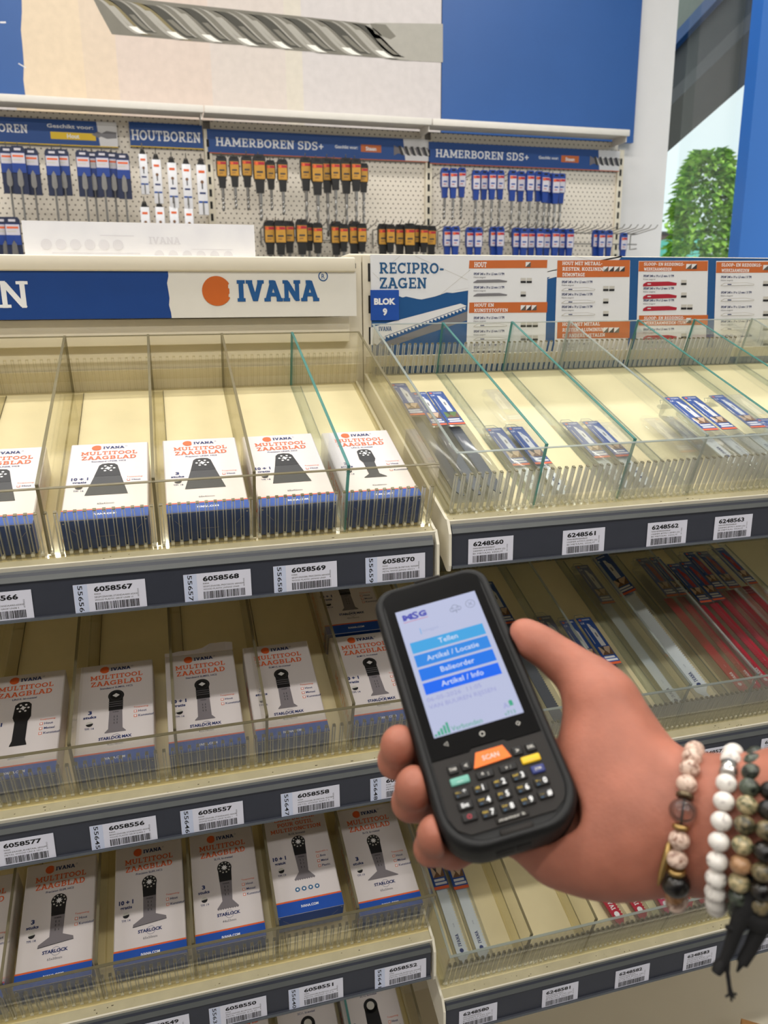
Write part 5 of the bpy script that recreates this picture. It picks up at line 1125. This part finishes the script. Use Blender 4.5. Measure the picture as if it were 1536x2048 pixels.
# shallow creases: under the thumb joint and across the wrist
for a, b, r_ in ((lp(1092, 1352, .4465), lp(1128, 1405, .4325), .0022)  ,):
    body = -smin(-body, cone(a, b, r_, r_), .004)
def surface_nets(F, lo, h):
    s_ = F < 0; nx, ny, nz = F.shape
    idx = -np.ones((nx-1, ny-1, nz-1), np.int64); cnt = np.zeros((nx-1, ny-1, nz-1), np.int8)
    for dx in (0, 1):
        for dy in (0, 1):
            for dz in (0, 1): cnt += s_[dx:nx-1+dx, dy:ny-1+dy, dz:nz-1+dz]
    act = (cnt > 0) & (cnt < 8); cells = np.argwhere(act); idx[act] = np.arange(len(cells))
    P = np.zeros((len(cells), 3)); C = np.zeros(len(cells))
    cor = [(a, b, c) for a in (0, 1) for b in (0, 1) for c in (0, 1)]
    for i, a in enumerate(cor):
        for b in cor[i+1:]:
            if sum(abs(p-q) for p, q in zip(a, b)) != 1: continue
            fa = F[cells[:, 0]+a[0], cells[:, 1]+a[1], cells[:, 2]+a[2]]; fb = F[cells[:, 0]+b[0], cells[:, 1]+b[1], cells[:, 2]+b[2]]
            k = (fa < 0) != (fb < 0); t = np.where(k, fa/(fa-fb+1e-20), 0)
            P += np.where(k[:, None], np.array(a)+(np.array(b)-np.array(a))*t[:, None], 0); C += k
    V = (cells+P/C[:, None])*h+lo; Q = []
    for ax in range(3):
        o = [0, 1, 2]; o.remove(ax); u, v = o
        sl0 = [slice(1, -1)]*3; sl0[ax] = slice(0, -1); sl1 = [slice(1, -1)]*3; sl1[ax] = slice(1, None)
        a = s_[tuple(sl0)]; b = s_[tuple(sl1)]; e = np.argwhere(a != b); up = a[a != b]
        e = e+np.array([1 if i != ax else 0 for i in range(3)])
        du = np.zeros(3, int); du[u] = 1; dw = np.zeros(3, int); dw[v] = 1
        g4 = [idx[tuple((e-d).T)] for d in (0*du, du, du+dw, dw)]
        q = np.stack(g4, 1); flip = up if ax != 1 else ~up
        q[~flip] = q[~flip][:, ::-1]; Q.append(q)
    return V, np.concatenate(Q)
V, Q = surface_nets(body, LO, STEP)
V = V.astype(float)                                       # two rounds of gentle smoothing
for it in range(3):
    S_ = np.zeros_like(V); n_ = np.zeros(len(V))
    for a, b in ((0, 1), (1, 2), (2, 3), (3, 0)):
        np.add.at(S_, Q[:, a], V[Q[:, b]]); np.add.at(n_, Q[:, a], 1); np.add.at(S_, Q[:, b], V[Q[:, a]]); np.add.at(n_, Q[:, b], 1)
    V = V*.4+.6*S_/np.maximum(n_, 1)[:, None]
me = bpy.data.meshes.new('person'); me.from_pydata(V.tolist(), [], Q.tolist()); me.materials.append(M['skin']); me.polygons.foreach_set('use_smooth', [True]*len(Q)); me.update()
person = bpy.data.objects.new('person', me); COL.objects.link(person); person.matrix_basis = DM
tag(person, 'right hand and forearm of a person gripping the black scanner, bracelets on wrist', 'person')
# the rest of the person, unseen behind the camera, added to shade the hand: dark shirt and trousers, head, shoes
def world_sdf(parts, k, step, lo, hi, name, mt):
    global GX, GY, GZ
    n = np.ceil((np.array(hi)-np.array(lo))/step).astype(int)
    GX, GY, GZ = [g_.astype(np.float32) for g_ in np.meshgrid(*[lo[q]+step*np.arange(n[q]) for q in range(3)], indexing='ij')]
    d = None
    for a, b_, r0, r1 in parts:
        c = cone(a, b_, r0, r1); d = c if d is None else smin(d, c, k)
    v, q = surface_nets(d, np.array(lo), step)
    vs = [tuple(DMI @ Vector(p_)) for p_ in v]; m_ = MB(); m_.add(vs, q.tolist(), mt, True); return m_.build(name, person)
elw = DM @ el; slw = DM @ ((f1+f2)/2+(el-(f1+f2)/2).normalized()*.055)
world_sdf([((-.15, -.36, 1.33), (.15, -.36, 1.33), .125, .125), ((-.09, -.36, 1.0), (.09, -.36, 1.0), .135, .135), ((-.08, -.37, 1.2), (.08, -.37, 1.2), .14, .14), ((0, -.37, 1.44), (0, -.36, 1.46), .075, .07),
           ((.19, -.36, 1.38), tuple(elw), .075, .050), ((-.19, -.36, 1.38), (-.27, -.38, 1.10), .075, .058), ((-.27, -.38, 1.10), (-.20, -.30, .92), .056, .045)],
          .04, .012, (-.42, -.62, .78), (.62, .34, 1.62), 'shirt', 'sleeve_black')
mat('denim', (38, 44, 62), .9, var=.1, scale=80); mat('shoe_brown', (60, 44, 34), .6); mat('hair_brown', (50, 36, 26), .7, var=.2, scale=90)
world_sdf([((-.07, -.37, .95), (.07, -.37, .95), .13, .13), ((-.10, -.36, .88), (-.11, -.35, .50), .095, .070), ((-.11, -.35, .50), (-.12, -.37, .09), .068, .055), ((.10, -.36, .88), (.11, -.33, .50), .095, .070), ((.11, -.33, .50), (.12, -.37, .09), .068, .055)],
          .03, .012, (-.30, -.60, .0), (.30, -.12, 1.12), 'trousers', 'denim')
world_sdf([((0, -.37, 1.66), (0, -.36, 1.72), .078, .082), ((0, -.33, 1.60), (0, -.34, 1.66), .058, .07), ((0, -.37, 1.48), (0, -.36, 1.60), .055, .052), ((0, -.265, 1.655), (0, -.272, 1.69), .013, .009), ((-.082, -.37, 1.65), (-.084, -.375, 1.68), .012, .014), ((.082, -.37, 1.65), (.084, -.375, 1.68), .012, .014)],
          .012, .007, (-.13, -.50, 1.40), (.13, -.22, 1.84), 'head', 'skin')
world_sdf([((0, -.39, 1.72), (0, -.36, 1.745), .088, .082), ((0, -.42, 1.64), (0, -.42, 1.70), .062, .07)], .02, .008, (-.14, -.53, 1.52), (.14, -.24, 1.86), 'hair', 'hair_brown')
for sx in (-.12, .12): world_sdf([((sx, -.40, .045), (sx, -.24, .04), .045, .042)], .01, .008, (sx-.08, -.48, -.02), (sx+.08, -.16, .12), 'shoe', 'shoe_brown')
for (c, nrm, along, r_) in (((-.0545, -.0355, -.0140), (-1, .05, .1), (0.1, 0, 1), .0056), ((-.0530, -.0616, -.0140), (-1, 0, .1), (.1, 0, 1), .0058), ((-.0480, -.0888, -.0140), (-1, 0, .1), (.1, 0, 1), .0048)):
    z = Vector(nrm).normalized(); y = (Vector(along)-z*z.dot(Vector(along))).normalized(); x = y.cross(z); R = Matrix((x, y, z)).transposed()
    MB().ball(c, r_, 'nail', 14, 8, (.85, 1.1, .14), R).build('fingernail', person)

# ------------------------------------------------------------------ bracelets
def stone(name, a, b, sc, pos=.5, rough=.25):
    m = bpy.data.materials.new(name); m.use_nodes = True; nt = m.node_tree; p = nt.nodes['Principled BSDF']
    tc = nt.nodes.new('ShaderNodeTexCoord'); nz = nt.nodes.new('ShaderNodeTexNoise'); nz.inputs['Scale'].default_value = sc; nz.inputs['Detail'].default_value = 4; nz.inputs['Distortion'].default_value = 1.2
    oi = nt.nodes.new('ShaderNodeObjectInfo'); ad = nt.nodes.new('ShaderNodeVectorMath'); ad.operation = 'ADD'
    nt.links.new(tc.outputs['Object'], ad.inputs[0]); nt.links.new(oi.outputs['Random'], ad.inputs[1]); nt.links.new(ad.outputs[0], nz.inputs['Vector'])
    r = nt.nodes.new('ShaderNodeValToRGB'); r.color_ramp.elements[0].position = pos-.12; r.color_ramp.elements[1].position = pos+.10; r.color_ramp.elements[0].color = lin(a); r.color_ramp.elements[1].color = lin(b)
    nt.links.new(nz.outputs['Fac'], r.inputs[0]); nt.links.new(r.outputs[0], p.inputs['Base Color']); p.inputs['Roughness'].default_value = rough; M[name] = m
stone('stone_brown', (120, 80, 62), (216, 190, 172), 260, .45); stone('stone_white', (150, 140, 136), (226, 220, 212), 240, .36); stone('stone_green', (30, 34, 28), (84, 92, 78), 200, .55); stone('stone_moss', (62, 72, 48), (186, 168, 128), 200, .5)
stone('stone_olive', (52, 50, 36), (124, 110, 80), 200, .5); stone('stone_black', (14, 13, 13), (44, 38, 30), 160, .55); stone('stone_amber', (110, 74, 44), (168, 128, 92), 180, .5)
mat('silver', (196, 194, 190), .18, 1.0); mat('gold', (168, 138, 86), .3, .9); mat('bronze', (110, 96, 74), .35, .8); mat('cord', (16, 15, 16), .8, bump=.3, bscale=1500)
_sph = {}
def bead(parent, c, r, mt, kind, ax, sc=1.0):
    z = ax.normalized(); x = z.orthogonal().normalized(); y = z.cross(x); R = Matrix((x, y, z)).transposed().to_4x4()
    key_ = (mt, kind, round(r, 5))
    if key_ not in _sph:
        m = MB()
        if kind == 'ball': m.ball((0, 0, 0), r, mt, 18, 11, (1, 1, .92))
        elif kind == 'disc': m.tube([(0, 0, -r*.3), (0, 0, -r*.22), (0, 0, r*.22), (0, 0, r*.3)], [r*.8, r, r, r*.8], mt, 18)
        else: m.tube([(0, 0, -r*.95), (0, 0, -r*.8), (0, 0, r*.8), (0, 0, r*.95)], [r*.85, r, r, r*.85], mt, 20)
        _sph[key_] = m.mesh('bead')
    o = bpy.data.objects.new('bead' if kind == 'ball' else 'spacer' if kind == 'disc' else 'metal_bead', _sph[key_]); COL.objects.link(o); o.parent = parent; o.matrix_basis = Matrix.Translation(c) @ R; return o
def bracelet(top, bot, dep, b_, seq, label, fill):
    "ring of beads through the top and bottom pixel, bulging towards the viewer; seq = visible beads from the top"
    p0, p1 = loc(*top, dep), loc(*bot, dep-.003); c = (p0+p1)/2; u = (p0-p1)/2; ar = Vector((.744, -.5, .444))
    w_ = u.cross(ar); w_ = w_.normalized()
    view = (DMI @ CAMPOS)-c
    if w_.dot(view) < 0: w_ = -w_
    un_ = u.normalized(); vw = (view-un_*view.dot(un_)).normalized(); w_ = (w_*.25+vw*.75); w_ = (w_-un_*w_.dot(un_)).normalized()
    t = empty('bracelet', (0, 0, 0), label, 'bracelet', 'beaded bracelets on the wrist', DM)
    th = np.linspace(0, 2*PI, 721); P = np.stack([np.cos(th)*u.length, np.sin(th)*b_], 1); s_ = np.concatenate([[0], np.cumsum(np.linalg.norm(np.diff(P, axis=0), axis=1))])
    tot = s_[-1]; pos = 0.0; i = 0; un = u.normalized(); last = None; lim = None
    while pos < tot-.003:
        mt, kind, r = seq[i] if i < len(seq) else fill[(i-len(seq)) % len(fill)]
        hl = r*(.92 if kind == 'ball' else .3 if kind == 'disc' else .95); 
        if pos+2*hl > tot+.002: break
        a = np.interp(pos+hl*(1 if i else 0), s_, th); a2 = a+.02
        q = c+un*(math.cos(a)*u.length)+w_*(math.sin(a)*b_); q2 = c+un*(math.cos(a2)*u.length)+w_*(math.sin(a2)*b_)
        bead(t, q, r, mt, kind, q2-q); pos += (2*hl if i else hl)+.0001; i += 1
    pts = [c+un*(math.cos(a)*u.length)+w_*(math.sin(a)*b_) for a in np.linspace(0, 2*PI, 49)]
    MB().tube(pts, .0006, 'cord', 6, False).build('elastic', t)
    return t, c, un, w_
B_, D_, C_ = 'ball', 'disc', 'tube'
br = ('stone_brown', B_, .0050)
t1, c1, u1, w1 = bracelet((1388, 1502), (1356, 1800), .403, .0335, [br, br, br, br, ('bronze', D_, .0042), ('crystal', B_, .0066), ('gold', D_, .0040), br, br, ('gold', D_, .0044), ('stone_black', B_, .0070), ('stone_amber', B_, .0046)],
    'brown speckled bead bracelet with a clear crystal, nearest the hand', [br])
# leaf charm hanging from the first bracelet
m = MB(); a_, b_, c_ = loc(1342, 1676, .376), loc(1333, 1712, .374), loc(1316, 1772, .373)
m.tube([loc(1348, 1668, .377), a_], .0008, 'gold', 6); m.tube([a_, a_.lerp(b_, .5), b_, b_.lerp(c_, .6), c_], [.0006, .0018, .0020, .0016, .0004], 'gold', 8); m.build('leaf_charm', t1)
wh = ('stone_white', B_, .0049)
bracelet((1465, 1507), (1436, 1806), .392, .0345, [wh, wh, ('silver', C_, .0042), wh, wh, wh, wh, wh, wh, wh], 'white marbled bead bracelet with a silver cylinder bead', [wh])
gr = ('stone_green', B_, .0048); mo_ = ('stone_moss', B_, .0048); ol = ('stone_olive', B_, .0048)
bracelet((1511, 1514), (1482, 1818), .386, .0355, [gr, gr, gr, gr, mo_, ol, mo_, ('stone_amber', B_, .0048), mo_, gr], 'dark green and moss bead bracelet beside the white one', [gr])
t4, c4, u4, w4 = bracelet((1554, 1520), (1526, 1832), .381, .0365, [ol, ('stone_black', B_, .0050), ol, ('stone_black', B_, .0050)], 'dark bead bracelet with black cord tassels at the right edge', [('stone_black', B_, .0050), ol])
m = MB()
def cp(*q): return [loc(x, y, d) for x, y, d in q]
m.tube(cp((1512, 1752, .358), (1505, 1790, .357), (1490, 1822, .358), (1472, 1858, .360), (1458, 1900, .362), (1446, 1925, .363)), [.0045, .0058, .0050, .0034, .0027, .0022], 'cord', 10)
m.tube(cp((1446, 1922, .363), (1438, 1934, .363), (1432, 1946, .363)), [.0020, .0030, .0022], 'cord', 10)
m.tube(cp((1468, 1868, .360), (1457, 1905, .361), (1455, 1945, .362), (1459, 1975, .362), (1462, 1990, .362)), [.0012, .0011, .0010, .0010, .0014], 'cord', 8)
for dx, dy in ((-10, 4), (8, 6), (2, 12), (12, -2)): m.tube(cp((1461, 1988, .362), (1461+dx, 1990+dy, .362)), .0006, 'cord', 5)
m.tube(cp((1540, 1770, .357), (1534, 1815, .357), (1520, 1856, .358), (1502, 1895, .360), (1484, 1926, .361)), [.0062, .0060, .0040, .0032, .0028], 'cord', 10)
m.tube(cp((1484, 1924, .361), (1474, 1944, .361)), [.0016, .0005], 'cord', 6)
m.tube(cp((1495, 1848, .358), (1470, 1858, .359), (1452, 1854, .359)), [.0020, .0018, .0012], 'cord', 8)
m.tube(cp((1480, 1815, .358), (1512, 1838, .357), (1545, 1842, .356)), [.0040, .0060, .0060], 'cord', 10)
m.build('tassel', t4)
